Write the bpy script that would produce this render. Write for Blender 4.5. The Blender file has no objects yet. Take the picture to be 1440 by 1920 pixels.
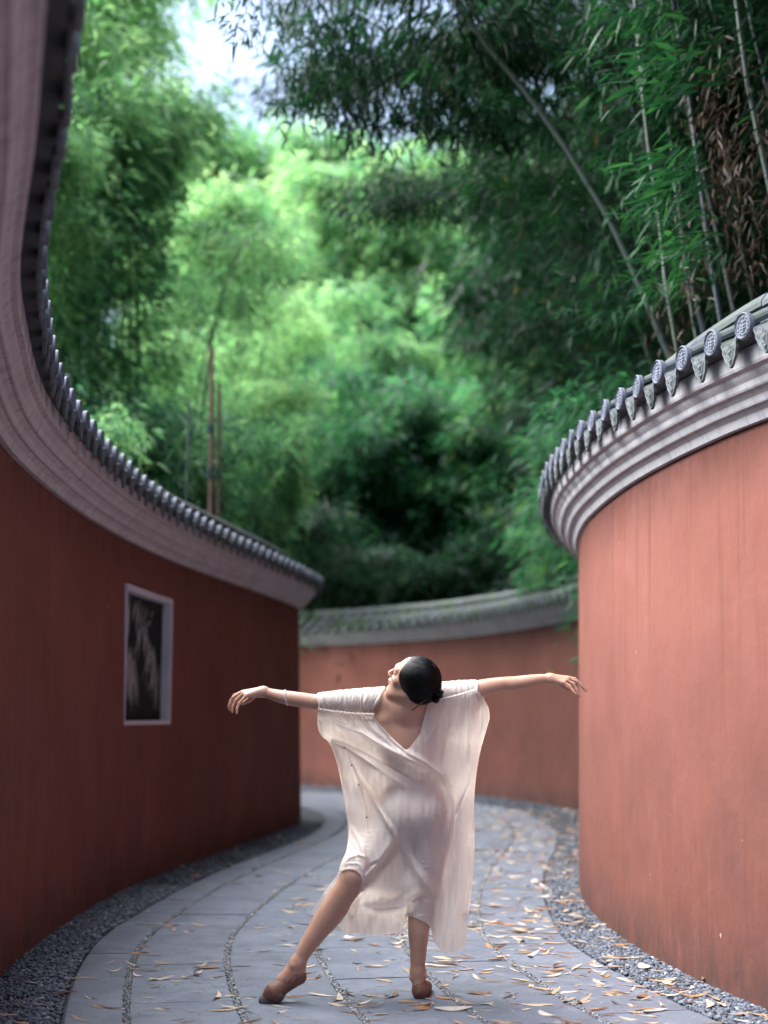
import bpy, math, random
import numpy as np
from mathutils import Matrix, Vector

# ------------------------------------------------------------------ camera, sky, sun, exposure
SC = bpy.context.scene
CAM_H = 1.24
FOC = 2600.0                                   # focal length in photograph pixels (1440 x 1920)
PITCH = math.atan((1345 - 960) / FOC)
cam_data = bpy.data.cameras.new('camera')
cam = bpy.data.objects.new('camera', cam_data)
SC.collection.objects.link(cam)
cam.location = (0, 0, CAM_H)
cam.rotation_euler = (math.pi / 2 + PITCH, 0, 0)
cam_data.sensor_fit = 'VERTICAL'
cam_data.sensor_height = 36
cam_data.sensor_width = 27
cam_data.lens = 36 * FOC / 1920
cam_data.clip_start = 0.05
cam_data.clip_end = 900
cam_data.dof.use_dof = True
cam_data.dof.focus_distance = 6.45
cam_data.dof.aperture_fstop = 1.15
cam_data.dof.aperture_blades = 0
SC.camera = cam

SUN_EL, SUN_AZ = math.radians(56), math.radians(-72)     # azimuth from +Y, negative = towards -X
world = bpy.data.worlds.new('World')
SC.world = world
world.use_nodes = True
wn = world.node_tree
for n in list(wn.nodes): wn.nodes.remove(n)
sky = wn.nodes.new('ShaderNodeTexSky')
sky.sky_type = 'NISHITA'
sky.sun_disc = False
sky.sun_elevation = SUN_EL
sky.sun_rotation = SUN_AZ
sky.air_density = 1.0
sky.dust_density = 4.0
sky.ozone_density = 1.2
bg = wn.nodes.new('ShaderNodeBackground')
bg.inputs['Strength'].default_value = 0.088
wo = wn.nodes.new('ShaderNodeOutputWorld')
wn.links.new(sky.outputs[0], bg.inputs['Color'])
wn.links.new(bg.outputs[0], wo.inputs['Surface'])

sun_data = bpy.data.lights.new('sun', 'SUN')
sun_data.energy = 5.0
sun_data.angle = math.radians(80)
sun_data.color = (0.96, 0.98, 1.0)
sun = bpy.data.objects.new('sun', sun_data)
SC.collection.objects.link(sun)
sd = Vector((math.sin(SUN_AZ) * math.cos(SUN_EL), math.cos(SUN_AZ) * math.cos(SUN_EL), math.sin(SUN_EL)))
sun.rotation_euler = sd.to_track_quat('Z', 'Y').to_euler()
sun.location = (-8, 8, 14)

SC.view_settings.view_transform = 'Standard'
SC.view_settings.look = 'None'
SC.view_settings.gamma = 1.0
SC.view_settings.use_curve_mapping = False
SC.view_settings.exposure = 2.42
cy = SC.cycles
cy.max_bounces = 8
cy.diffuse_bounces = 4
cy.glossy_bounces = 3
cy.transmission_bounces = 4
cy.transparent_max_bounces = 6
cy.use_denoising = True
cy.caustics_reflective = False
cy.caustics_refractive = False

# ------------------------------------------------------------------ helpers
COL = SC.collection
RNG = np.random.default_rng(11)
random.seed(5)
WLOC = {}

def ray(x, y):
    """direction through a photograph pixel"""
    a = (x - 720) / FOC
    b = (960 - y) / FOC
    return np.array([a, math.cos(PITCH) - b * math.sin(PITCH), math.sin(PITCH) + b * math.cos(PITCH)])

def at_y(x, y, d):
    r = ray(x, y)
    return Vector((r[0] * d / r[1], d, CAM_H + r[2] * d / r[1]))

def at_z(x, y, z):
    r = ray(x, y)
    t = (z - CAM_H) / r[2]
    return Vector((r[0] * t, r[1] * t, z))

def tag(o, label=None, cat=None, group=None, kind=None):
    if label: o['label'] = label
    if cat: o['category'] = cat
    if group: o['group'] = group
    if kind: o['kind'] = kind
    return o

def empty(name, loc, label, cat, group=None):
    o = bpy.data.objects.new(name, None)
    o.empty_display_size = 0.1
    COL.objects.link(o)
    o.location = loc
    WLOC[o] = Vector(loc)
    return tag(o, label, cat, group)

def put(name, me, parent=None, mat=None, world=None, local=None):
    """link a mesh object; world = world matrix or location (parent not rotated); local = matrix in the parent's frame"""
    o = bpy.data.objects.new(name, me)
    COL.objects.link(o)
    if mat is not None and len(me.materials) == 0: me.materials.append(mat)
    if local is not None:
        o.parent = parent
        if local is not True: o.matrix_basis = local
        WLOC[o] = WLOC.get(parent, Vector((0, 0, 0)))
        return o
    if world is not None:
        o.matrix_basis = world if isinstance(world, Matrix) else Matrix.Translation(world)
    if parent is not None:
        o.parent = parent
        o.matrix_parent_inverse = Matrix.Translation(-WLOC.get(parent, Vector((0, 0, 0))))
    WLOC[o] = o.matrix_basis.translation.copy()
    return o

def mesh(name, verts, faces, smooth=False, attrs=None, mat=None):
    """verts (n,3); faces list of tuples, or one array (m,k)"""
    me = bpy.data.meshes.new(name)
    if isinstance(faces, np.ndarray):
        v = np.asarray(verts, dtype=np.float32)
        m, k = faces.shape
        me.vertices.add(len(v)); me.vertices.foreach_set('co', v.ravel())
        me.loops.add(m * k); me.loops.foreach_set('vertex_index', faces.astype(np.int32).ravel())
        me.polygons.add(m)
        me.polygons.foreach_set('loop_start', np.arange(0, m * k, k, dtype=np.int32))
        me.update(calc_edges=True)
    else:
        me.from_pydata([tuple(map(float, p)) for p in verts], [], [tuple(map(int, f)) for f in faces])
    if smooth: me.polygons.foreach_set('use_smooth', np.ones(len(me.polygons), dtype=bool))
    for k_, a in (attrs or {}).items():
        at = me.attributes.new(k_, 'FLOAT', 'POINT')
        at.data.foreach_set('value', np.asarray(a, dtype=np.float32))
    if mat is not None: me.materials.append(mat)
    me.update()
    return me

def grid_faces(nu, nv, wrap_u=False, off=0):
    i = np.arange(nu if wrap_u else nu - 1)[:, None]
    j = np.arange(nv - 1)[None, :]
    a = i * nv + j
    b = ((i + 1) % nu) * nv + j
    return (np.stack([a, b, b + 1, a + 1], -1).reshape(-1, 4) + off)

def box(x0, x1, y0, y1, z0, z1):
    v = [(x, y, z) for x in (x0, x1) for y in (y0, y1) for z in (z0, z1)]
    f = [(0, 1, 3, 2), (4, 6, 7, 5), (0, 4, 5, 1), (2, 3, 7, 6), (0, 2, 6, 4), (1, 5, 7, 3)]
    return v, f

class Curve:
    """Catmull-Rom through plan points, resampled by length"""
    def __init__(self, pts):
        p = np.array(pts, float)
        p = np.vstack([2 * p[0] - p[1], p, 2 * p[-1] - p[-2]])
        out = []
        for i in range(1, len(p) - 2):
            t = np.linspace(0, 1, 24, endpoint=False)[:, None]
            a, b, c, d = p[i - 1], p[i], p[i + 1], p[i + 2]
            out.append(0.5 * (2 * b + (c - a) * t + (2 * a - 5 * b + 4 * c - d) * t ** 2 + (3 * b - a - 3 * c + d) * t ** 3))
        q = np.vstack(out + [p[-2][None]])
        for _ in range(60):
            q[1:-1] = q[1:-1] * .5 + (q[:-2] + q[2:]) * .25
        s = np.r_[0, np.cumsum(np.hypot(*(q[1:] - q[:-1]).T))]
        self.q, self.s, self.L = q, s, s[-1]
    def pos(self, s):
        return np.stack([np.interp(s, self.s, self.q[:, 0]), np.interp(s, self.s, self.q[:, 1])], -1)
    def tan(self, s):
        d = self.pos(np.asarray(s) + .04) - self.pos(np.asarray(s) - .04)
        return d / np.linalg.norm(d, axis=-1, keepdims=True)
    def off(self, s, o, side):
        t = self.tan(s)
        n = np.stack([t[..., 1], -t[..., 0]], -1) * side
        return self.pos(s) + n * np.asarray(o)[..., None]

def tube(points, radii, n=8, close=True):
    """tapered tube along 3-D points -> verts, faces"""
    P = np.array(points, float); R = np.array(radii, float)
    T = np.gradient(P, axis=0); T /= np.linalg.norm(T, axis=1, keepdims=True)
    up = np.array([0, 0, 1.]) if abs(T[0][2]) < .9 else np.array([0, 1., 0])
    V = []
    a = np.linspace(0, 2 * math.pi, n, endpoint=False)
    for p, t, r in zip(P, T, R):
        u = np.cross(up, t); u /= np.linalg.norm(u); w = np.cross(t, u)
        V.append(p + r * (np.cos(a)[:, None] * u + np.sin(a)[:, None] * w))
    V = np.vstack(V)
    F = []
    for i in range(len(P) - 1):
        for j in range(n):
            F.append((i * n + j, i * n + (j + 1) % n, (i + 1) * n + (j + 1) % n, (i + 1) * n + j))
    if close:
        F.append(tuple(range(n - 1, -1, -1))); F.append(tuple((len(P) - 1) * n + j for j in range(n)))
    return V, F

# ------------------------------------------------------------------ materials
class NT:
    def __init__(self, name):
        self.m = bpy.data.materials.new(name); self.m.use_nodes = True
        self.t = self.m.node_tree; self.t.nodes.clear()
        self.out = self.n('ShaderNodeOutputMaterial')
    def n(self, typ, **kw):
        nd = self.t.nodes.new(typ)
        for k, v in kw.items():
            if k.startswith('_'): setattr(nd, k[1:], v)
            else:
                nd.inputs[k.replace('__', ' ')].default_value = v
        return nd
    def l(self, a, b): self.t.links.new(a, b)
    def coord(self, scale=(1, 1, 1), src='Object'):
        tc = self.n('ShaderNodeTexCoord'); mp = self.n('ShaderNodeMapping')
        mp.inputs['Scale'].default_value = scale
        self.l(tc.outputs[src], mp.inputs[0]); return mp.outputs[0]
    def noise(self, vec, scale, detail=4, rough=.55):
        nd = self.n('ShaderNodeTexNoise', Scale=scale, Detail=detail, Roughness=rough)
        if vec is not None: self.l(vec, nd.inputs['Vector'])
        return nd.outputs['Fac']
    def ramp(self, fac, stops):
        nd = self.n('ShaderNodeValToRGB')
        e = nd.color_ramp.elements
        while len(e) < len(stops): e.new(.5)
        for s, (p, c) in zip(e, stops):
            s.position = p
            s.color = (c, c, c, 1) if isinstance(c, (int, float)) else (*c, 1)
        self.l(fac, nd.inputs[0]); return nd.outputs[0]
    def mix(self, fac, a, b, mode='MIX'):
        nd = self.n('ShaderNodeMix', _data_type='RGBA', _blend_type=mode)
        for sock, v in ((nd.inputs[0], fac), (nd.inputs[6], a), (nd.inputs[7], b)):
            if isinstance(v, (int, float)): sock.default_value = v
            elif isinstance(v, tuple): sock.default_value = (*v, 1)
            else: self.l(v, sock)
        return nd.outputs[2]
    def bump(self, h, strength=.3, dist=.01, prev=None):
        nd = self.n('ShaderNodeBump', Strength=strength, Distance=dist)
        self.l(h, nd.inputs['Height'])
        if prev is not None: self.l(prev, nd.inputs['Normal'])
        return nd.outputs[0]
    def bsdf(self, color, rough=.6, normal=None, spec=.4, **kw):
        b = self.n('ShaderNodeBsdfPrincipled')
        if isinstance(color, tuple): b.inputs['Base Color'].default_value = (*color, 1)
        else: self.l(color, b.inputs['Base Color'])
        if isinstance(rough, (int, float)): b.inputs['Roughness'].default_value = rough
        else: self.l(rough, b.inputs['Roughness'])
        b.inputs['Specular IOR Level'].default_value = spec
        if normal is not None: self.l(normal, b.inputs['Normal'])
        for k, v in kw.items(): b.inputs[k.replace('__', ' ')].default_value = v
        return b
    def end(self, sh):
        self.l(sh.outputs[0], self.out.inputs[0]); return self.m

def mat_plaster():
    t = NT('red_plaster')
    v = t.coord(); vs = t.coord((9, 9, .7))
    streak = t.ramp(t.noise(t.coord((2, 2, 1)), 1.6, 5, .6), [(.38, 0.0), (.72, 1.0)])
    big = t.ramp(t.noise(v, .9, 5, .6), [(.3, 0.0), (.7, 1.0)])
    c = t.mix(big, (.148, .054, .039), (.185, .072, .055))
    c = t.mix(t.ramp(t.noise(vs, 3.1, 6, .65), [(.5, 0.0), (.8, .25)]), c, (.12, .036, .027))
    # pale worn streaks that start near the ground, and a damp dark stain under the cornice
    sep = t.n('ShaderNodeSeparateXYZ'); tc = t.n('ShaderNodeNewGeometry'); t.l(tc.outputs['Position'], sep.inputs[0])
    low = t.ramp(t.n_div(sep.outputs[2], 3.0), [(.0, .9), (.16, .5), (.38, 0.0)])
    pale = t.mul(low, t.ramp(t.noise(t.coord((22, 22, 2.2)), 1.0, 6, .7), [(.5, 0.0), (.66, .9)]))
    c = t.mix(t.mul(pale, .55), c, (.22, .105, .092))
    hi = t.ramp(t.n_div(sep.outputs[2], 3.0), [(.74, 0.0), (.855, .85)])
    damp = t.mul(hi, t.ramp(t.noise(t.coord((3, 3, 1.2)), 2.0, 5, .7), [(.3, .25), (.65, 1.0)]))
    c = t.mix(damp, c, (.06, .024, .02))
    mott = t.mul(t.ramp(t.n_div(sep.outputs[2], 3.0), [(.0, .9), (.32, .75), (.62, 0.0)]), t.ramp(t.noise(t.coord((1.6, 1.6, 1.0)), 1.3, 7, .72), [(.38, 0.0), (.70, .8)]))
    c = t.mix(mott, c, (.098, .046, .044))
    c = t.mix(t.ramp(t.noise(t.coord((1, 1, 1.6)), 1.7, 7, .7), [(.50, 0.0), (.75, .35)]), c, (.205, .085, .072))
    c = t.mix(t.ramp(t.noise(t.coord((1, 1, .55)), .55, 6, .65), [(.42, 0.0), (.70, .5)]), c, (.110, .042, .034))
    c = t.mix(t.ramp(t.noise(t.coord((30, 30, 1.0)), 1.0, 3, .6), [(.60, 0.0), (.72, .15)]), c, (.10, .04, .034))
    splash = t.mul(t.ramp(t.n_div(sep.outputs[2], 3.0), [(.0, 1.0), (.035, .8), (.11, 0.0)]), t.ramp(t.noise(t.coord((7, 7, 3)), 1.2, 6, .75), [(.36, .1), (.62, .9)]))
    c = t.mix(splash, c, (.060, .040, .036))
    runs = t.mul(t.ramp(t.n_div(sep.outputs[2], 3.0), [(.30, 0.0), (.84, .8)]), t.ramp(t.noise(t.coord((13, 13, .35)), 1.0, 5, .6), [(.56, 0.0), (.70, .7)]))
    c = t.mix(runs, c, (.075, .032, .026))
    chips = t.ramp(t.noise(t.coord((1, 1, .6)), 26, 2, .5), [(.775, 0.0), (.79, 1.0)])
    c = t.mix(chips, c, (.42, .33, .31))
    h = t.noise(v, 60, 4, .6)
    nrm = t.bump(h, .25, .004, t.bump(t.noise(v, 2.2, 4, .55), .5, .03))
    return t.end(t.bsdf(c, t.ramp(streak, [(0, .78), (1, .92)]), nrm, .10))

def _nt_math(self, a, b, op):
    nd = self.n('ShaderNodeMath', _operation=op)
    for s, v in ((nd.inputs[0], a), (nd.inputs[1], b)):
        if isinstance(v, (int, float)): s.default_value = v
        else: self.l(v, s)
    return nd.outputs[0]
NT.mul = lambda s, a, b: _nt_math(s, a, b, 'MULTIPLY')
NT.add = lambda s, a, b: _nt_math(s, a, b, 'ADD')
NT.n_div = lambda s, a, b: _nt_math(s, a, b, 'DIVIDE')

def mat_simple(name, c1, c2, scale=8, rough=.6, bump=.2, bscale=60, spec=.4, dist=.004):
    t = NT(name)
    v = t.coord()
    c = t.mix(t.ramp(t.noise(v, scale, 5, .6), [(.3, 0.0), (.7, 1.0)]), c1, c2)
    return t.end(t.bsdf(c, rough, t.bump(t.noise(v, bscale, 4, .6), bump, dist), spec))

def mat_cornice():
    t = NT('cornice_plaster')
    vs = t.coord((6, 6, 1.2)); v = t.coord()
    c = t.mix(t.ramp(t.noise(v, 2.2, 5, .6), [(.3, 0.0), (.7, 1.0)]), (.34, .325, .335), (.42, .405, .415))
    c = t.mix(t.ramp(t.noise(vs, 3, 6, .7), [(.48, 0.0), (.75, .8)]), c, (.15, .145, .155))
    return t.end(t.bsdf(c, .7, t.bump(t.noise(v, 40, 4, .6), .25, .004), .3))

def mat_tile(name='roof_tile_clay', a=(.036, .041, .050), b=(.080, .088, .102), moss=.35):
    t = NT(name)
    v = t.coord(); vw = t.coord((1, 1, 1))
    geo = t.n('ShaderNodeNewGeometry')
    wp = t.n('ShaderNodeMapping'); t.l(geo.outputs['Position'], wp.inputs[0])
    w = wp.outputs[0]
    c = t.mix(t.ramp(t.noise(w, 7, 5, .65), [(.3, 0.0), (.7, 1.0)]), a, b)
    c = t.mix(t.ramp(t.noise(w, 30, 3, .6), [(.6, 0.0), (.75, .5)]), c, (.16,.17,.175))
    oi = t.n('ShaderNodeObjectInfo'); c = t.mix(t.mul(oi.outputs['Random'], .45), c, tuple(x * 1.15 for x in b))
    sp = t.n('ShaderNodeSeparateXYZ'); t.l(geo.outputs['Position'], sp.inputs[0])
    deep = t.ramp(t.n_div(sp.outputs[1], 30.0), [(.52, moss), (.62, .95)])          # the far coping is the mossy one
    c = t.mix(t.mul(t.ramp(t.noise(w, 4, 6, .7), [(.44, 0.0), (.60, 1.0)]), deep), c, (.045, .075, .032))
    return t.end(t.bsdf(c, .75, t.bump(t.noise(v, 90, 3, .6), .3, .003), .2))

def mat_slab():
    t = NT('slate_paving')
    geo = t.n('ShaderNodeNewGeometry'); mp = t.n('ShaderNodeMapping'); t.l(geo.outputs['Position'], mp.inputs[0]); v = mp.outputs[0]
    oi = t.n('ShaderNodeObjectInfo')
    c = t.mix(t.ramp(t.noise(v, 2.6, 6, .62), [(.28, 0.0), (.72, 1.0)]), (.088, .103, .140), (.130, .150, .193))
    c = t.mix(t.mul(oi.outputs['Random'], .6), c, (.085, .095, .125))
    c = t.mix(t.ramp(t.noise(v, 9, 6, .75), [(.55, 0.0), (.8, .7)]), c, (.23,.24,.27))
    c = t.mix(t.ramp(t.noise(v, 130, 2, .5), [(.66, 0.0), (.74, .7)]), c, (.42, .40, .39))
    c = t.mix(t.ramp(t.noise(v, 5.0, 6, .7), [(.52, 0.0), (.72, .65)]), c, (.065, .070, .085))
    r = t.ramp(t.noise(v, 6, 4, .6), [(.3, .38), (.7, .62)])
    nrm = t.bump(t.noise(v, 45, 5, .65), .35, .004, t.bump(t.noise(v, 5, 3, .5), .3, .01))
    return t.end(t.bsdf(c, r, nrm, .5))

def mat_attr(name, stops, attr='tint', rough=.7, spec=.35, bump=0):
    t = NT(name)
    a = t.n('ShaderNodeAttribute', _attribute_name=attr)
    return t.end(t.bsdf(t.ramp(a.outputs['Fac'], stops), rough, None, spec))

def mat_leaf(name, stops, trans=.45, rough=.45, trans_tint=(.9, 1.0, .5), spec=.22):
    t = NT(name)
    a = t.n('ShaderNodeAttribute', _attribute_name='tint')
    oi = t.n('ShaderNodeObjectInfo')
    f = t.add(a.outputs['Fac'], t.mul(t.add(oi.outputs['Random'], -.5), .22))
    c = t.ramp(f, stops)
    b = t.bsdf(c, rough, None, spec)
    tr = t.n('ShaderNodeBsdfTranslucent')
    tc = t.mix(1.0, c, trans_tint, 'MULTIPLY')
    tc2 = t.mix(.6, tc, (1.0, 1.0, 1.0), 'ADD') if False else tc
    br = t.n('ShaderNodeBrightContrast'); t.l(tc2, br.inputs[0]); br.inputs[1].default_value = .0
    t.l(br.outputs[0], tr.inputs[0])
    ms = t.n('ShaderNodeMixShader'); ms.inputs[0].default_value = trans
    t.l(b.outputs[0], ms.inputs[1]); t.l(tr.outputs[0], ms.inputs[2])
    return t.end(ms)

M = {}
M['plaster'] = mat_plaster()
M['cornice'] = mat_cornice()
M['tile'] = mat_tile()
M['relief'] = mat_tile('moulded_tile_end', (.065,.073,.098),(.14,.15,.188), .12)
M['relief_drip'] = mat_tile('moulded_drip_tile', (.045,.052,.060),(.12,.132,.137), .2)
M['slab'] = mat_slab()
M['bed'] = mat_simple('dark_mortar_bed', (.045, .045, .05), (.09, .09, .10), 20, .9)
M['soil'] = mat_simple('soil', (.035, .03, .022), (.07, .055, .04), 3, .95, .5, 12)
M['gravel'] = mat_attr('grey_gravel', [(0, (.03, .035, .048)), (.5, (.085, .097, .125)), (.85, (.15, .165, .20)), (1, (.30, .31, .34))], rough=.75)
M['chip'] = mat_attr('joint_chips', [(0, (.04, .045, .055)), (.45, (.11, .118, .135)), (.8, (.24, .245, .255)), (1, (.48, .48, .47))], rough=.6)
M['white_reveal'] = mat_simple('white_window_reveal', (.42,.42,.47),(.50,.49,.54), 5, .7)
M['dark_pane'] = mat_simple('dark_stone_pane', (.012, .013, .013), (.02, .022, .022), 5, .8, .2, 60, .1)
M['etched'] = mat_simple('etched_bamboo', (.20, .21, .205), (.30, .31, .30), 9, .8)
# ------------------------------------------------------------------ ground
gv, gf = [(-400, -60, -.06), (400, -60, -.06), (400, 700, -.06), (-400, 700, -.06)], [(0, 1, 2, 3)]
tag(put('ground', mesh('ground', gv, gf, mat=M['soil'])), kind='structure')

LW = Curve([(-.95, -3), (-.68, -1.2), (-.58, .4), (-.66, 1.5), (-.84, 2.4), (-1.0, 3.0), (-1.14, 3.5), (-1.31, 4.05), (-1.49, 4.68), (-1.62, 5.25), (-1.87, 6.6),
            (-1.97, 8.0), (-1.985, 9.4), (-1.91, 10.8), (-1.76, 12.2), (-1.52, 13.7), (-1.24, 15.4), (-1.09, 16.5), (-1.05, 17.15), (-1.16, 17.75), (-1.5, 18.2),
            (-2.2, 18.6), (-3.4, 18.9), (-6.5, 19.2)])
RW = Curve([(2.1, -3), (2.38, -1), (2.47, 1), (2.45, 2.6), (2.33, 3.8), (2.1, 4.8), (1.86, 5.6), (1.67, 6.26), (1.6, 6.57), (1.51, 7.09), (1.42, 7.85), (1.385, 8.7),
            (1.4, 9.6), (1.54, 10.9), (1.83, 12.3), (2.27, 13.8), (2.8, 15.3), (3.08, 16.6)])
FW = Curve([(3.09, 16.62), (3.02, 17.5), (2.62, 19.0), (2.12, 21.0), (1.45, 22.8), (.4, 24.4), (-.77, 25.5), (-1.7, 26.1), (-3.6, 26.7), (-7, 27.2)])
PC = Curve([(.45, -3), (.5, 0), (.42, 1.5), (.22, 2.9), (-.03, 3.9), (-.3, 4.9), (-.56, 5.91), (-.7, 6.67), (-.81, 7.41), (-.87, 8.16), (-.85, 8.9), (-.77, 10.14), (-.6, 11.62), (-.45, 12.57),
            (-.18, 14.2), (.0, 15.8), (.02, 17.4), (-.15, 19), (-.7, 20.6), (-1.8, 21.9), (-3.6, 22.6), (-6.5, 23)])

def strip(curve, s0, s1, o0, o1, z, side=1, step=.12):
    n = max(2, int((s1 - s0) / step))
    s = np.linspace(s0, s1, n)
    a = curve.off(s, np.full(n, o0), side); b = curve.off(s, np.full(n, o1), side)
    v = np.stack([np.c_[a, np.full(n, z)], np.c_[b, np.full(n, z)]], 1).reshape(-1, 3)
    return v, grid_faces(n, 2)

# ------------------------------------------------------------------ path: bed, slabs, joints, gravel
path = empty('footpath', (0.2, 8, 0), None, None)
tag(path, kind='structure')
v, f = strip(PC, 0, PC.L, -1.6, 2.9, -.03, 1, .3)
put('joint_bed', mesh('joint_bed', v, f, mat=M['bed']), path)

ROWS = [(-.735, -.493), (-.467, -.013), (.013, .467), (.493, .947), (.973, 1.427), (1.453, 1.89)]
# row edges measured to the right of curve PC (the third pebble joint from the left)
def s_at_y(curve, y, lo=0):
    k = np.argmax((curve.q[:, 1] >= y) & (curve.s >= lo))
    return curve.s[k]
S59 = s_at_y(PC, 5.0)
slab_count = 0
rr = random.Random(4)
for ri, (o0, o1) in enumerate(ROWS):
    s = .2 + rr.random() * .6
    while s < PC.L - 1.2:
        ln = rr.choice([.8, .95, 1.05, 1.2])
        if PC.pos(s)[1] > 16: ln = 1.6
        n = max(3, int(ln / .1))
        ss = np.linspace(s + .004, s + ln - .004, n)
        dz = rr.uniform(-.0015, .0015)
        wob = .002
        oo = [o0, o0 + .004, o1 - .004, o1]
        zz = [-.03, 0.0, 0.0, -.03]
        rows = []
        prof = [(o0, -.03), (o0, -.004), (o0 + .005, 0), (o1 - .005, 0), (o1, -.004), (o1, -.03)]
        for (o, z) in prof:
            a = PC.off(ss, np.full(n, o), 1)
            rows.append(np.c_[a, np.full(n, z + dz)])
        V = np.stack(rows, 1)
        V[0, :, 2][1:5] -= .0025; V[-1, :, 2][1:5] -= .0025
        V = V.reshape(-1, 3)
        F = grid_faces(n, 6)[:, ::-1].tolist()
        F.append([0, 1, 2, 3, 4, 5][::1]); F.append([(n - 1) * 6 + k for k in (5, 4, 3, 2, 1, 0)])
        put('paving_slab', mesh('paving_slab', V, F, mat=M['slab']), path)
        slab_count += 1
        s += ln

def stones(centres, r, squash=.6, ico=True, seed=3):
    g = np.random.default_rng(seed)
    if ico:
        ph = (1 + 5 ** .5) / 2
        b = np.array([(-1, ph, 0), (1, ph, 0), (-1, -ph, 0), (1, -ph, 0), (0, -1, ph), (0, 1, ph), (0, -1, -ph), (0, 1, -ph), (ph, 0, -1), (ph, 0, 1), (-ph, 0, -1), (-ph, 0, 1)]) / 1.9
        fc = np.array([(0, 11, 5), (0, 5, 1), (0, 1, 7), (0, 7, 10), (0, 10, 11), (1, 5, 9), (5, 11, 4), (11, 10, 2), (10, 7, 6), (7, 1, 8), (3, 9, 4), (3, 4, 2), (3, 2, 6), (3, 6, 8), (3, 8, 9), (4, 9, 5), (2, 4, 11), (6, 2, 10), (8, 6, 7), (9, 8, 1)])
    else:
        b = np.array([(1, 0, 0), (-1, 0, 0), (0, 1, 0), (0, -1, 0), (0, 0, 1), (0, 0, -1)], float)
        fc = np.array([(0, 2, 4), (2, 1, 4), (1, 3, 4), (3, 0, 4), (2, 0, 5), (1, 2, 5), (3, 1, 5), (0, 3, 5)])
    n = len(centres)
    R = r * g.uniform(.55, 1.35, (n, 1, 1))
    jit = g.uniform(.75, 1.25, (n, len(b), 3))
    sc = g.uniform([.8, .6, squash * .7], [1.3, 1.0, squash * 1.2], (n, 3))[:, None, :]
    P = b[None] * jit * sc * R
    th = g.uniform(0, 2 * math.pi, n); tl = g.uniform(-.5, .5, n)
    c, s_ = np.cos(th), np.sin(th)
    Rz = np.zeros((n, 3, 3)); Rz[:, 0, 0] = c; Rz[:, 0, 1] = -s_; Rz[:, 1, 0] = s_; Rz[:, 1, 1] = c; Rz[:, 2, 2] = 1
    c, s_ = np.cos(tl), np.sin(tl)
    Rx = np.zeros((n, 3, 3)); Rx[:, 0, 0] = 1; Rx[:, 1, 1] = c; Rx[:, 1, 2] = -s_; Rx[:, 2, 1] = s_; Rx[:, 2, 2] = c
    P = np.einsum('nij,nvj->nvi', Rz @ Rx, P) + centres[:, None, :]
    F = (fc[None] + (np.arange(n) * len(b))[:, None, None]).reshape(-1, 3)
    tint = np.repeat(np.clip(g.normal(.5, .22, n), 0, 1), len(b))
    return P.reshape(-1, 3), F, tint

def gravel_between(wall, wside, edge_off, y0, y1, n, r, seed):
    """random points between the wall foot and the path edge"""
    g = np.random.default_rng(seed)
    s0, s1 = s_at_y(PC, y0), s_at_y(PC, y1)
    s = g.uniform(s0, s1, n)
    edge = PC.off(s, np.full(n, edge_off), 1)
    # nearest wall point, by brute force over the resampled wall
    wq = wall.off(wall.s, np.full(len(wall.s), .035), wside)
    d = ((edge[:, None, :] - wq[None]) ** 2).sum(-1)
    w = wq[np.argmin(d, 1)]
    t = g.uniform(0, 1, n) ** 1.0
    p = edge * (1 - t[:, None]) + w * t[:, None]
    return np.c_[p, g.uniform(-.022, .002, n)]

gr = np.vstack([gravel_between(RW, -1, 1.91, 5.2, 8.5, 12000, .013, 1), gravel_between(RW, -1, 1.91, 8.5, 12, 6500, .018, 2), gravel_between(RW, -1, 1.91, 12, 16.4, 6500, .018, 22)])
v, f, t = stones(gr, .0125, .65, True, 5)
tag(put('gravel_strip', mesh('gravel_strip', v, f, attrs={'tint': t}, mat=M['gravel'])), 'loose grey gravel strip along the foot of the pink right wall', 'gravel', kind='stuff')
gl = np.vstack([gravel_between(LW, 1, -.755, 5.2, 10.5, 17000, .013, 3), gravel_between(LW, 1, -.755, 10.5, 16.8, 4200, .018, 4)])
v, f, t = stones(gl, .0125, .65, True, 6)
tag(put('gravel_strip', mesh('gravel_strip', v, f, attrs={'tint': t}, mat=M['gravel'])), 'dark grey gravel strip along the foot of the shaded left wall', 'gravel', kind='stuff')
g = np.random.default_rng(9)
gf_pts = []
for _ in range(6500):
    s = g.uniform(0.1, FW.L - 1); o = .04 + 1.5 * g.uniform(0, 1) ** 2
    p = FW.off(np.array([s]), np.array([o]), -1)[0]
    gf_pts.append((p[0], p[1], g.uniform(-.02, .002)))
v, f, t = stones(np.array(gf_pts), .022, .6, False, 7)
tag(put('gravel_strip', mesh('gravel_strip', v, f, attrs={'tint': t}, mat=M['gravel'])), 'pale gravel strip along the foot of the far red wall', 'gravel', kind='stuff')
jp = []
for o in (-.48, 0, .48, .96, 1.44):
    n = 6500
    s = g.uniform(s_at_y(PC, 5.4), s_at_y(PC, 15), n)
    keep = g.random(n) < np.clip(1.25 - (s - s_at_y(PC, 5.4)) / 9, .3, 1)
    s = s[keep]
    p = PC.off(s, o + g.uniform(-.014, .014, len(s)), 1)
    jp.append(np.c_[p, g.uniform(-.007, .002, len(s))])
v, f, t = stones(np.vstack(jp), .0080, .7, False, 8)
jc = put('joint_chips', mesh('joint_chips', v, f, attrs={'tint': t}, mat=M['chip']), path)
jc['kind'] = 'stuff'

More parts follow.
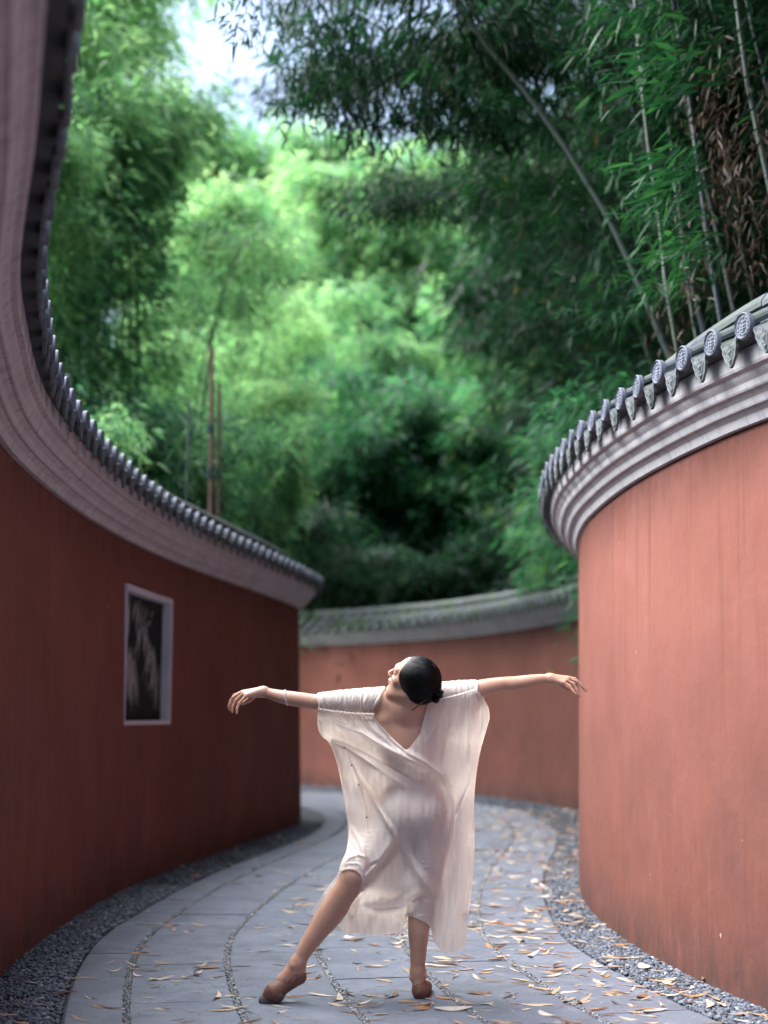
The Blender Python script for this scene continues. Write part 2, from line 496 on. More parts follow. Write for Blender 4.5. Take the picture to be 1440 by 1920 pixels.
# ------------------------------------------------------------------ walls
ZT = 2.57                                      # top of the red plaster
BODY = [(.052, -.05), (.0439, .36), (.0438, .366), (0.0, ZT), (-.02, 2.84), (-.34, 2.84), (-.34, -.05)]
CORN = [(-.03, ZT - .012), (.03, ZT - .012), (.036, ZT + .002), (.045, ZT + .026), (.062, ZT + .038), (.068, ZT + .044),
        (.085, ZT + .046), (.090, ZT + .054), (.098, ZT + .078), (.116, ZT + .092), (.122, ZT + .098),
        (.138, ZT + .100), (.144, ZT + .108), (.150, ZT + .132), (.166, ZT + .148), (.172, ZT + .156), (.176, ZT + .166), (.200, ZT + .174), (.206, ZT + .186),
        (.208, 2.826), (-.03, 2.828)]
EAVE_O, EAVE_Z = .285, 2.85
RIDGE_O, RIDGE_Z = -.17, 3.085
BED = [(.20, 2.831), (.266, 2.838), (.262, 2.848), (RIDGE_O, RIDGE_Z), (RIDGE_O * 2 - .262, 2.848), (RIDGE_O * 2 - .262, 2.836), (-.36, 2.82)]
RIDGE = [(RIDGE_O + .075, RIDGE_Z - .05), (RIDGE_O + .075, RIDGE_Z + .045), (RIDGE_O + .09, RIDGE_Z + .05), (RIDGE_O + .09, RIDGE_Z + .075), (RIDGE_O + .06, RIDGE_Z + .115),
         (RIDGE_O, RIDGE_Z + .135), (RIDGE_O - .06, RIDGE_Z + .115), (RIDGE_O - .09, RIDGE_Z + .075), (RIDGE_O - .075, RIDGE_Z - .05)]

def sweep(curve, ss, prof, side, skip=None, wob=0):
    n, m = len(ss), len(prof)
    rows = []
    for (o, z) in prof:
        a = curve.off(ss, np.full(n, float(o)), side)
        rows.append(np.c_[a, np.full(n, float(z))])
    V = np.stack(rows, 1).reshape(-1, 3)
    F = grid_faces(n, m)
    if skip is not None:
        keep = [not skip(k // (m - 1), k % (m - 1)) for k in range(len(F))]
        F = F[np.array(keep)]
    F = F.tolist()
    if side > 0: F = [q[::-1] for q in F]
    return V, F

# ---- tiles (shared meshes), local frame: X along the wall, Y out towards the path, Z up, origin on the eave line
SLOPE = math.atan2(RIDGE_Z - EAVE_Z, EAVE_O - RIDGE_O)
def cover_tile_mesh():
    V, F = [], []
    L = math.hypot(RIDGE_Z - EAVE_Z, EAVE_O - RIDGE_O) - .03
    nc, na = 2, 9
    for c in range(nc):
        l0, l1 = c * L / nc, (c + 1) * L / nc + .012
        for (l, r) in ((l0, .0565), (l1, .0515)):
            for k in range(na):
                a = math.pi * (k / (na - 1)) * 1.12 - .19
                y = -l * math.cos(SLOPE) - math.sin(SLOPE) * r * math.sin(a)
                z = l * math.sin(SLOPE) + math.cos(SLOPE) * r * math.sin(a)
                V.append((r * math.cos(a), y, z + .028 - c * .002))
        b = c * 2 * na
        for k in range(na - 1): F.append((b + k, b + k + 1, b + na + k + 1, b + na + k))
    return mesh('cover_tile', V, F, smooth=False, mat=M['tile'])

def disc_mesh():
    R, nr, na = .058, 13, 48
    V, F = [], []
    rs = np.linspace(0.004, R, nr)
    for i, r in enumerate(rs):
        q = r / R
        for k in range(na):
            a = 2 * math.pi * k / na
            h = 0
            if q > .86: h = .009 if q < .99 else .005
            elif q > .74: h = .001
            elif q > .60: h = .0055
            elif q > .5: h = .001
            else:
                x, z = r * math.cos(a) / R, r * math.sin(a) / R
                h = .0055 * (1 if (math.sin(z * 24) > -.1 and abs(x) < .36) or abs(x) < .07 else .1)
            if .60 < q <= .74: h *= (1 if math.sin(a * 12) > -.3 else .2)
            V.append((r * math.cos(a), .004 + h, r * math.sin(a)))
    for i in range(nr - 1):
        for k in range(na):
            k2 = (k + 1) % na
            F.append((i * na + k, (i + 1) * na + k, (i + 1) * na + k2, i * na + k2))
    F.append(tuple(range(na)))
    b = len(V)
    for k in range(na):
        a = 2 * math.pi * k / na
        V.append((R * 1.0 * math.cos(a), -.012, R * math.sin(a)))
    o = (nr - 1) * na
    for k in range(na):
        k2 = (k + 1) % na
        F.append((o + k, b + k, b + k2, o + k2))
    F.append(tuple(b + k for k in range(na - 1, -1, -1)))
    V = [(x, y, z + .030) for x, y, z in V]
    return mesh('end_disc', V, F, smooth=False, mat=M['relief'])

def drip_mesh():
    # hanging leaf-shaped apron with moulded relief, thickness 12 mm
    nu, nv = 15, 15
    V, F = [], []
    def half_w(t):                      # t 0 top .. 1 tip
        base = np.interp(t, [0, .12, .3, .5, .68, .84, .95, 1], [.071, .073, .066, .060, .046, .030, .012, .001])
        return base + .0035 * math.sin(t * 22)
    for j in range(nv):
        t = j / (nv - 1)
        w = half_w(t); z = -.012 - .105 * t
        for i in range(nu):
            u = -1 + 2 * i / (nu - 1)
            x = u * w * .86
            curve_up = .020 * (u * u) * (1 - t)
            edge = 1 if (abs(u) > .8) else 0
            vein = math.cos(abs(x) * 260 + t * 16)
            h = .005 * edge + .0045 * max(0, vein) * (abs(u) <= .8) * (t > .08) + .006 * (abs(x) < .006)
            y = .002 + h - .02 * t * .3
            V.append((x, y, z + curve_up))
    for j in range(nv - 1):
        for i in range(nu - 1):
            a = j * nu + i
            F.append((a, a + nu, a + nu + 1, a + 1))
    # back sheet
    b = len(V)
    for j in range(nv):
        for i in (0, nu - 1):
            x, y, z = V[j * nu + i]; V.append((x, -.010, z))
    for j in range(nv - 1):
        F.append((b + 2 * j, b + 2 * j + 1, b + 2 * j + 3, b + 2 * j + 2))
        F.append((j * nu, b + 2 * j, b + 2 * j + 2, (j + 1) * nu))
        F.append((j * nu + nu - 1, (j + 1) * nu + nu - 1, b + 2 * j + 3, b + 2 * j + 1))
    return mesh('drip_tile', V, F, mat=M['relief_drip'])

def pan_mesh():
    V, F = [], []
    L = math.hypot(RIDGE_Z - EAVE_Z, EAVE_O - RIDGE_O) - .03
    nc, na = 4, 7
    for c in range(nc):
        l0, l1 = c * L / nc, (c + 1) * L / nc + .01
        for (l, up) in ((l0, .006), (l1, -.004)):
            for k in range(na):
                u = -1 + 2 * k / (na - 1)
                V.append((u * .085, -l * math.cos(SLOPE), l * math.sin(SLOPE) + .012 * u * u * 1.6 + up - .006))
        b = c * 2 * na
        for k in range(na - 1): F.append((b + k, b + k + 1, b + na + k + 1, b + na + k))
        if c:
            pass
    # front lip
    b = len(V)
    for k in range(na):
        x, y, z = V[k]; V.append((x, y, z - .016))
    for k in range(na - 1): F.append((k + 1, k, b + k, b + k + 1))
    return mesh('pan', V, F, mat=M['tile'])

ME_COVER, ME_DISC, ME_DRIP, ME_PAN = cover_tile_mesh(), disc_mesh(), drip_mesh(), pan_mesh()

def frame_at(curve, s, side, o, z):
    t = curve.tan(np.array([s]))[0]
    n = np.array([t[1], -t[0]]) * side
    tt = np.array([n[1], -n[0]])            # X axis so that X x Y = Z with Y = n
    p = curve.off(np.array([s]), np.array([o]), side)[0]
    return Matrix(((tt[0], n[0], 0, p[0]), (tt[1], n[1], 0, p[1]), (0, 0, 1, z), (0, 0, 0, 1)))

def build_wall(curve, side, label, base, s_tiles, pitch=.265, hole=None, seed=0):
    w = empty('garden_wall', base, label, 'wall'); w['kind'] = 'thing'
    ss = np.unique(np.r_[np.arange(0, curve.L, .12), curve.L] if hole is None else np.r_[np.arange(0, curve.L, .12), curve.L, hole[0], hole[1]])
    if hole is None:
        V, F = sweep(curve, ss, BODY, side)
    else:
        s0, s1, z0, z1 = hole
        ss = ss[(np.abs(ss - s0) < 1e-6) | (np.abs(ss - s1) < 1e-6) | ((np.abs(ss - s0) > .02) & (np.abs(ss - s1) > .02))]
        f = lambda z: .0438 * (1 - (z - .366) / (ZT - .366))
        prof = BODY[:3] + [(f(z0), z0), (f(z1), z1)] + BODY[3:]
        i0, i1 = np.searchsorted(ss, s0 - 1e-6), np.searchsorted(ss, s1 - 1e-6)
        V, F = sweep(curve, ss, prof, side, lambda i, j: j == 3 and i0 <= i < i1)
    put('plaster_body', mesh('plaster_body', V, F, mat=M['plaster']), w)
    V, F = sweep(curve, ss, CORN, side)
    me = mesh('cornice', V, F, mat=M['cornice'])
    put('cornice', me, w)
    V, F = sweep(curve, ss, BED, side)
    put('tile_bed', mesh('tile_bed', V, F, mat=M['tile']), w)
    # ridge, in separate capping lengths
    rs = random.Random(seed)
    s = s_tiles[0] - .5
    while s < s_tiles[1] + .4:
        s1 = min(s + .8, curve.L - .001)
        if s1 - s < .1 or s < 0:
            s += .8; continue
        dz = rs.uniform(-.003, .003)
        V, F = sweep(curve, np.linspace(s + .003, s1 - .003, 8), [(o, z + dz) for o, z in RIDGE], side)
        F = [list(q) for q in F]
        m = len(RIDGE); F.append(list(range(m))); F.append([7 * m + k for k in range(m)][::-1])
        put('ridge_cap', mesh('ridge_cap', V, F, mat=M['tile']), w)
        s += .8
    n = int((s_tiles[1] - s_tiles[0]) / pitch)
    for k in range(n):
        s = s_tiles[0] + (k + .5) * pitch
        # eave line is shorter or longer than the wall line on bends: keep the pitch on the eave
        mt = frame_at(curve, s, side, EAVE_O, EAVE_Z + rs.uniform(-.004, .006))
        rot = Matrix.Rotation(rs.uniform(-.05, .05), 4, 'Y') @ Matrix.Rotation(rs.uniform(-.07, .07), 4, 'Z')
        c = put('cover_tile', ME_COVER, w, world=mt @ rot)
        put('end_disc', ME_DISC, c, local=Matrix.Rotation(rs.uniform(-.2, .2), 4, 'Y') if False else True)
        mt = frame_at(curve, s + pitch / 2, side, EAVE_O - .008, EAVE_Z + rs.uniform(-.003, .003))
        rot = Matrix.Rotation(rs.uniform(-.07, .07), 4, 'Y') @ Matrix.Rotation(rs.uniform(-.10, .10), 4, 'X')
        p = put('pan_tile', ME_PAN, w, world=mt)
        put('drip_apron', ME_DRIP, p, local=rot)
    return w

# left wall's window: where the pixel columns of its two edges meet the wall line
def s_at_px(curve, px, ylo, yhi):
    k = np.where((curve.q[:, 1] > ylo) & (curve.q[:, 1] < yhi))[0]
    col = 720 + FOC * curve.q[k, 0] / (curve.q[k, 1] * math.cos(PITCH) + .3 * math.sin(PITCH))
    return float(curve.s[k[np.argmin(abs(col - px))]])
ws0, ws1 = s_at_px(LW, 227, 7, 14), s_at_px(LW, 314, 7, 14)
y_a = LW.pos(ws0)[1]
WZ0 = at_y(228, 1359, LW.pos(ws0)[1])[2]; WZ1 = at_y(231, 1095, LW.pos(ws0)[1])[2]
wall_l = build_wall(LW, 1, 'shaded dark red curving wall at left with a bamboo window', (-1.98, 9.4, 0), (s_at_y(LW, 2.0), LW.L - 4.0), hole=(ws0, ws1, WZ0, WZ1), seed=1)
wall_r = build_wall(RW, -1, 'sunlit pinkish red wall bulging in from the right, moulded tile eave', (1.4, 8.7, 0), (s_at_y(RW, 3.6), RW.L - .1), seed=2)
wall_f = build_wall(FW, -1, 'distant red wall with mossy tile coping, closing the lane behind the dancer', (.4, 24.4, 0), (.1, FW.L - 3.5), seed=3)

# ---- window in the left wall
def build_window():
    n = 10
    ss = np.linspace(ws0, ws1, n)
    face = .0438 * (1 - (1.7 - .366) / (ZT - .366))
    dep = .075
    win = None
    fo = .0438 * (1 - (WZ0 - .366) / (ZT - .366)); fi = fo - dep
    # pane (curved dark sheet at the back of the recess)
    V, F = sweep(LW, ss, [(fi, WZ0 - .02), (fi, WZ1 + .02)], 1)
    win = put('window', mesh('window', V, F, mat=M['dark_pane']), wall_l)
    win['label'] = 'dark recessed window pane etched with bamboo'
    # four reveals, each a box section 25 mm thick, standing 3 mm proud of the plaster
    th = .045
    def reveal_h(z0, z1):
        prof = [(fo + .004, z0), (fo + .004, z1), (fi + .004, z1), (fi + .004, z0), (fo + .004, z0)]
        V, F = sweep(LW, np.linspace(ws0 - .002, ws1 + .002, n), prof, 1)
        F = [list(q) for q in F] + [[0, 1, 2, 3], [(n - 1) * 5 + k for k in (3, 2, 1, 0)]]
        put('frame', mesh('frame', V, F, mat=M['white_reveal']), win)
    reveal_h(WZ0 - .003, WZ0 + .03); reveal_h(WZ1 - th, WZ1 + .003)
    for a, jw in ((ws0 - .003, .012), (ws1 - th, th)):
        prof = [(fo + .0045, WZ0 + .03), (fo + .0045, WZ1 - th), (fi + .004, WZ1 - th), (fi + .004, WZ0 + .03), (fo + .0045, WZ0 + .03)]
        V, F = sweep(LW, np.array([a, a + jw + .003]), prof, 1)
        F = [list(q) for q in F] + [[0, 1, 2, 3], [8, 7, 6, 5]]
        put('frame', mesh('frame', V, F, mat=M['white_reveal']), win)
    # etched bamboo relief: stems and leaves a few mm proud of the pane
    rg = random.Random(8)
    V, F = [], []
    def quadstrip(pts, w):
        b = len(V)
        for i, (s, z) in enumerate(pts):
            t = i / (len(pts) - 1)
            ww = w * (1 - abs(2 * t - 1) ** 2 * .9) if w < .03 else w
            dx, dz = pts[min(i + 1, len(pts) - 1)][0] - pts[max(i - 1, 0)][0], pts[min(i + 1, len(pts) - 1)][1] - pts[max(i - 1, 0)][1]
            l = math.hypot(dx, dz) + 1e-6
            for sg in (-1, 1):
                q = LW.off(np.array([s - sg * dz / l * ww]), np.array([fi + .006 + .003 * rg.random()]), 1)[0]
                V.append((q[0], q[1], z + sg * dx / l * ww))
        for i in range(len(pts) - 1): F.append((b + 2 * i, b + 2 * i + 1, b + 2 * i + 3, b + 2 * i + 2))
    W = ws1 - ws0; Hh = WZ1 - WZ0
    P = lambda u, v: (ws0 + u * W, WZ0 + v * Hh)
    for (u0, v0, u1, v1, w) in ((.05, .04, .13, .55, .022), (.13, .56, .3, .97, .016), (.3, .5, .52, .72, .008), (.6, .7, .95, .3, .006), (.2, .5, .05, .9, .01)):
        quadstrip([P(u0 + (u1 - u0) * t + .03 * math.sin(t * 5), v0 + (v1 - v0) * t) for t in np.linspace(0, 1, 8)], w)
    for cx, cy_, k, lo, hi, L in ((.22, .55, 16, -2.4, -.8, .34), (.3, .5, 12, -2.0, -.9, .4), (.55, .74, 10, -2.3, -.7, .25), (.7, .6, 9, -2.3, -1.0, .3), (.16, .85, 8, -2.2, -.6, .22), (.45, .9, 7, -2.4, -.9, .2), (.85, .45, 8, -2.4, -1.2, .28), (.62, .78, 5, .9, 2.0, .12)):
        for _ in range(int(k * 1.5)):
            a = rg.uniform(lo, hi); l = L * rg.uniform(.5, 1.1)
            u, v_ = cx + rg.uniform(-.09, .09), cy_ + rg.uniform(-.05, .05)
            pts = []
            for t in np.linspace(0, 1, 5):
                uu = u + math.cos(a) * l * t * .75; vv = v_ + math.sin(a) * l * t - .03 * t * t
                pts.append(P(min(max(uu, .04), .96), min(max(vv, .04), .96)))
            quadstrip(pts, .011)
    e = put('etching', mesh('etching', V, F, mat=M['etched']), win)
    e['kind'] = 'stuff'
build_window()
# ------------------------------------------------------------------ the dancer
import openvdb

class Field:
    """signed distance on a regular grid, primitives blended smoothly, turned into one continuous skin"""
    def __init__(self, lo, hi, h):
        self.lo, self.h = np.array(lo, float), h
        self.n = np.ceil((np.array(hi) - self.lo) / h).astype(int) + 1
        self.B = 8 * h
        self.a = np.full(self.n, self.B, np.float32)
    def window(self, lo, hi, pad):
        i0 = np.clip(np.floor((np.array(lo) - pad - self.lo) / self.h).astype(int), 0, self.n)
        i1 = np.clip(np.ceil((np.array(hi) + pad - self.lo) / self.h).astype(int) + 1, 0, self.n)
        ax = [(self.lo[k] + self.h * np.arange(i0[k], i1[k])).astype(np.float32) for k in range(3)]
        return tuple(slice(i0[k], i1[k]) for k in range(3)), ax[0][:, None, None], ax[1][None, :, None], ax[2][None, None, :]
    def blend(self, sl, d, k, sub=False):
        A = self.a[sl]
        if sub:
            hh = np.clip(.5 - .5 * (d + A) / max(k, 1e-6), 0, 1)
            self.a[sl] = A * (1 - hh) - d * hh + k * hh * (1 - hh)
        else:
            hh = np.clip(.5 + .5 * (A - d) / max(k, 1e-6), 0, 1)
            self.a[sl] = A * (1 - hh) + d * hh - k * hh * (1 - hh)
    def cone(self, p, q, r1, r2, k=.012, sub=False, flat=None):
        p, q = np.array(p, float), np.array(q, float)
        R = max(r1, r2)
        sl, X, Y, Z = self.window(np.minimum(p, q) - R, np.maximum(p, q) + R, max(self.B * .9, k))
        d = q - p; L2 = float(d @ d) + 1e-12
        t = np.clip(((X - p[0]) * d[0] + (Y - p[1]) * d[1] + (Z - p[2]) * d[2]) / L2, 0, 1)
        vx, vy, vz = X - p[0] - t * d[0], Y - p[1] - t * d[1], Z - p[2] - t * d[2]
        if flat is not None:
            ax, s = flat; ax = np.array(ax) / np.linalg.norm(ax)
            pr = vx * ax[0] + vy * ax[1] + vz * ax[2]
            vx, vy, vz = vx + pr * ax[0] * (s - 1), vy + pr * ax[1] * (s - 1), vz + pr * ax[2] * (s - 1)
        dist = np.sqrt(vx ** 2 + vy ** 2 + vz ** 2) - (r1 + (r2 - r1) * t)
        self.blend(sl, np.minimum(dist, self.B * 2).astype(np.float32), k, sub)
    def chain(self, pts, rs, k=.012):
        pts = [np.array(p, float) for p in pts]; R = max(rs)
        sl, X, Y, Z = self.window(np.min(pts, 0) - R, np.max(pts, 0) + R, max(self.B * .9, k))
        best = None
        for p, q, r1, r2 in zip(pts[:-1], pts[1:], rs[:-1], rs[1:]):
            d = q - p; L2 = float(d @ d) + 1e-12
            t = np.clip(((X - p[0]) * d[0] + (Y - p[1]) * d[1] + (Z - p[2]) * d[2]) / L2, 0, 1)
            e = np.sqrt((X - p[0] - t * d[0]) ** 2 + (Y - p[1] - t * d[1]) ** 2 + (Z - p[2] - t * d[2]) ** 2) - (r1 + (r2 - r1) * t)
            best = e if best is None else np.minimum(best, e)
        self.blend(sl, np.minimum(best, self.B * 2).astype(np.float32), k)
    def ell(self, c, rad, R=None, k=.02, sub=False):
        c = np.array(c, float); rad = np.array(rad, float)
        R = np.eye(3) if R is None else np.array(R, float)      # rows = axes
        m = float(rad.max())
        sl, X, Y, Z = self.window(c - m, c + m, max(self.B * .9, k))
        x, y, z = X - c[0], Y - c[1], Z - c[2]
        u = [(x * a[0] + y * a[1] + z * a[2]) for a in R]
        k0 = np.sqrt(sum((u[i] / rad[i]) ** 2 for i in range(3))) + 1e-6
        k1 = np.sqrt(sum((u[i] / rad[i] ** 2) ** 2 for i in range(3))) + 1e-6
        self.blend(sl, np.clip(k0 * (k0 - 1) / k1, -1, self.B * 2).astype(np.float32), k, sub)
    def mesh(self, name, mat, iso=0.0):
        g = openvdb.FloatGrid(self.B)
        g.copyFromArray(np.clip(self.a, -self.B, self.B), tolerance=0.0)
        pts, tris_, quads = g.convertToPolygons(isovalue=iso)
        pts = pts * self.h + self.lo
        me = mesh(name, pts, np.asarray(quads)[:, ::-1].astype(np.int32), smooth=True, mat=mat)
        return me

def CP(x, y, Y):
    """point seen at (x, y) of the enlarged figure crop, at depth Y"""
    return np.array(at_y(400 + x / 2, 1200 + y / 2, Y))
def C3(x, y, Y): return np.array(at_y(400 + x / 6, 1220 + y / 6, Y))      # left hand crop
def C4(x, y, Y): return np.array(at_y(900 + x / 6, 1220 + y / 6, Y))      # right hand crop
def C5(x, y, Y): return np.array(at_y(440 + x / 3.273, 1600 + y / 3.273, Y))  # feet crop

def mat_skin():
    t = NT('skin'); v = t.coord()
    c = t.mix(t.ramp(t.noise(v, 9, 4, .6), [(.3, 0.0), (.7, 1.0)]), (.40, .225, .155), (.49, .295, .215))
    b = t.bsdf(c, .42, t.bump(t.noise(v, 180, 3, .6), .12, .002), .4, Subsurface__Weight=.12, Subsurface__Scale=.02)
    b.inputs['Subsurface Radius'].default_value = (1.0, .35, .2)
    return t.end(b)
def mat_cloth(name='cream_gauze', open_=.035):
    t = NT(name); v = t.coord()
    warp = t.noise(t.coord((420, 420, 25)), 1.0, 2, .5); weft = t.noise(t.coord((25, 25, 420)), 1.0, 2, .5)
    crink = t.noise(t.coord((75, 75, 12)), 1.0, 4, .6)
    c = t.mix(t.ramp(t.noise(v, 30, 5, .7), [(.3, 0.0), (.7, 1.0)]), (.80, .745, .69), (.86, .81, .76))
    n = t.bump(crink, .45, .006, t.bump(t.add(warp, weft), .35, .0025))
    b = t.bsdf(c, .85, n, .15, Sheen__Weight=.25, Sheen__Roughness=.5)
    tr = t.n('ShaderNodeBsdfTranslucent'); tr.inputs[0].default_value = (.92, .83, .74, 1); t.l(n, tr.inputs['Normal'])
    tp = t.n('ShaderNodeBsdfTransparent')
    m1 = t.n('ShaderNodeMixShader'); m1.inputs[0].default_value = .38
    t.l(b.outputs[0], m1.inputs[1]); t.l(tr.outputs[0], m1.inputs[2])
    m2 = t.n('ShaderNodeMixShader'); m2.inputs[0].default_value = open_
    t.l(m1.outputs[0], m2.inputs[1]); t.l(tp.outputs[0], m2.inputs[2])
    return t.end(m2)
def mat_hair():
    t = NT('black_hair')
    tc = t.n('ShaderNodeTexCoord')
    at = t.n('ShaderNodeAttribute', _attribute_name='strand')
    wv = t.n('ShaderNodeTexNoise', Scale=1.0, Detail=3, Roughness=.6); wv.noise_dimensions = '1D'
    t.l(t.mul(at.outputs['Fac'], 22.0), wv.inputs['W'])
    c = t.mix(t.ramp(wv.outputs['Fac'], [(.35, 0.0), (.7, 1.0)]), (.0012, .0012, .0016), (.004, .004, .005))
    b = t.bsdf(c, .30, t.bump(wv.outputs['Fac'], .5, .002), .16)
    return t.end(b)
M['skin'], M['cloth'], M['hair'] = mat_skin(), mat_cloth(), mat_hair()
M['cloth_light_pass'] = mat_cloth('light_pass_cream_gauze', .5)  # same gauze, made more see-through so light reaches the back panel
M['slipper'] = mat_simple('tan_leather_slipper', (.115, .052, .036), (.175, .085, .062), 30, .6, .5, 90)
M['suede'] = mat_simple('worn_grey_suede', (.085, .075, .08), (.15, .13, .13), 60, .85, .5, 160)
M['bead'] = mat_simple('white_beads', (.70, .62, .72), (.80, .76, .84), 50, .3)
M['dark_wood'] = mat_simple('dark_hair_stick', (.02, .012, .01), (.05, .03, .02), 30, .4)
M['lip'] = mat_simple('lips', (.42, .14, .12), (.48, .18, .15), 40, .4)

dancer = empty('person', CP(745, 1345, 6.42), 'barefaced dancer seen from behind, arms spread, head thrown back, in a loose cream gauze dress', 'person')
dancer['label'] = 'dancer seen from behind with arms spread and head thrown back, cream gauze dress, ballet slippers'
dancer.location.z = 0; WLOC[dancer] = dancer.location.copy()

body = Field((-.78, 6.02, -.01), (.99, 6.74, 1.56), .0042)
# head frame
fv = np.array([-.90, .10, .43]); fv /= np.linalg.norm(fv)
uv = np.array([.32, -.52, .79]); uv -= fv * (uv @ fv); uv /= np.linalg.norm(uv)
rv = np.cross(fv, uv)
HC = CP(747, 146, 6.20)
HR = np.array([fv, rv, uv])
def HP(f, r, u): return HC + fv * f + rv * r + uv * u

# trunk
sL, sR = CP(596, 226, 6.31), CP(858, 214, 6.31)
neck = CP(722, 262, 6.30)
body.ell(CP(726, 345, 6.35), (.150, .095, .17), k=.03)
body.ell(CP(740, 500, 6.39), (.112, .082, .15), k=.05)
body.ell(CP(748, 635, 6.42), (.152, .105, .12), k=.05)
body.ell(CP(792, 645, 6.375), (.088, .085, .098), k=.04)
body.ell(CP(706, 655, 6.385), (.088, .080, .098), k=.04)
body.cone(sL, neck, .047, .05, .05); body.cone(sR, neck, .047, .05, .05)
body.cone(CP(690, 240, 6.29), CP(640, 232, 6.30), .036, .035, .04); body.cone(CP(760, 240, 6.29), CP(820, 225, 6.30), .036, .035, .04)
body.cone(CP(642, 300, 6.287), CP(664, 395, 6.312), .030, .022, .05)      # shoulder blades
body.cone(CP(812, 292, 6.287), CP(792, 395, 6.312), .030, .022, .05)
for i in range(7):
    y0_ = 262 + i * 27
    body.ell(CP(724, y0_, 6.268 + i * .007), (.006, .008, .008), k=.012)
# neck and head
body.cone(neck, HP(-.025, 0, -.07), .056, .049, .04)
body.ell(HP(-.012, 0, .022), (.092, .074, .088), HR, .02)
body.ell(HP(.030, 0, -.045), (.060, .052, .074), HR, .03)
body.cone(HP(.066, .0, -.100), HP(.070, 0, -.098), .019, .017, .03)
for sg in (-1, 1):
    body.cone(HP(-.01, sg * .052, -.055), HP(.062, sg * .016, -.102), .016, .013, .03)   # jaw
    body.ell(HP(.058, sg * .036, -.020), (.022, .022, .020), HR, .02)                    # cheek
    body.ell(HP(.090, sg * .031, .006), (.014, .019, .013), HR, .012, sub=True)          # eye socket
    body.ell(HP(.074, sg * .030, .006), (.012, .013, .010), HR, .004)                    # closed lid
    body.ell(HP(.097, sg * .010, -.028), (.0085, .007, .006), HR, .005)                  # nostril wing
    pass
body.cone(HP(.074, -.03, .026), HP(.080, 0, .024), .010, .010, .015); body.cone(HP(.074, .03, .026), HP(.080, 0, .024), .010, .010, .015)
body.cone(HP(.084, 0, .012), HP(.105, 0, -.020), .0065, .0085, .010)                      # nose
body.ell(HP(.089, 0, -.050), (.010, .021, .006), HR, .006)
body.ell(HP(.087, 0, -.062), (.010, .018, .007), HR, .006)

# arms
def limb(pts, rs, k=.012):
    P = np.array(pts, float); n = len(P)
    t = np.linspace(0, n - 1, (n - 1) * 4 + 1)
    Q = np.vstack([2 * P[0] - P[1], P, 2 * P[-1] - P[-2]]); r_ = np.r_[2 * rs[0] - rs[1], rs, 2 * rs[-1] - rs[-2]]
    A = np.c_[Q, r_]; out = []
    for x in t:
        i = min(int(x), n - 2); u = x - i; a, b, c, d = A[i], A[i + 1], A[i + 2], A[i + 3]
        out.append(.5 * (2 * b + (c - a) * u + (2 * a - 5 * b + 4 * c - d) * u * u + (3 * b - a - 3 * c + d) * u ** 3))
    out = np.array(out)
    body.chain(list(out[:, :3]), list(out[:, 3]), k)
limb([sL, CP(500, 225, 6.31), CP(395, 232, 6.32), C3(1000, 555, 6.325), C3(830, 530, 6.33), C3(690, 500, 6.335), C3(560, 462, 6.34)],
     [.052, .041, .0345, .0340, .0320, .0265, .0215], .02)
limb([sR, CP(950, 195, 6.31), C4(60, 415, 6.315), C4(250, 378, 6.32), C4(400, 372, 6.325), C4(600, 335, 6.33), C4(780, 313, 6.34)],
     [.052, .043, .0385, .0325, .0335, .0270, .0205], .02)
def hand(C, wrist, meta, fingers, Yb, thumb):
    w = C(*wrist, Yb)
    for (x, y), dY in meta:
        body.cone(w, C(x, y, Yb + dY), .0190, .0112, .014)
    for pts, dY, r in fingers:
        P = [C(x, y, Yb + dY * (1 + .15 * i)) for i, (x, y) in enumerate(pts)]
        for i in range(len(P) - 1):
            body.cone(P[i], P[i + 1], r * (1 - .09 * i), r * (1 - .09 * (i + 1)), .004)
    P = [C(x, y, Yb + dy) for x, y, dy in thumb]
    for i in range(len(P) - 1): body.cone(P[i], P[i + 1], .0125 - .0018 * i, .0125 - .0018 * (i + 1), .006)
hand(C3, (565, 462), [((345, 470), .028), ((335, 468), .009), ((345, 482), -.010), ((370, 505), -.027)],
     [([(330, 462), (240, 500), (196, 560), (170, 632)], .030, .0082), ([(318, 468), (222, 528), (190, 600), (182, 668)], .010, .0085),
      ([(330, 492), (252, 560), (222, 625), (213, 690)], -.011, .0082), ([(358, 520), (290, 590), (268, 648), (266, 706)], -.031, .0074)],
     6.34, [(470, 500, .025), (400, 555, .045), (335, 590, .05), (290, 600, .048)])
hand(C4, (790, 316), [((975, 308), .028), ((985, 318), .009), ((972, 338), -.010), ((945, 358), -.027)],
     [([(990, 300), (1070, 318), (1130, 372), (1172, 438)], .030, .0080), ([(998, 316), (1085, 345), (1145, 398), (1192, 452)], .010, .0083),
      ([(988, 344), (1052, 372), (1090, 440), (1118, 515)], -.011, .0080), ([(960, 368), (1010, 398), (1045, 446), (1082, 492)], -.031, .0072)],
     6.34, [(870, 350, .03), (925, 395, .048), (975, 425, .05), (1015, 440, .047)])

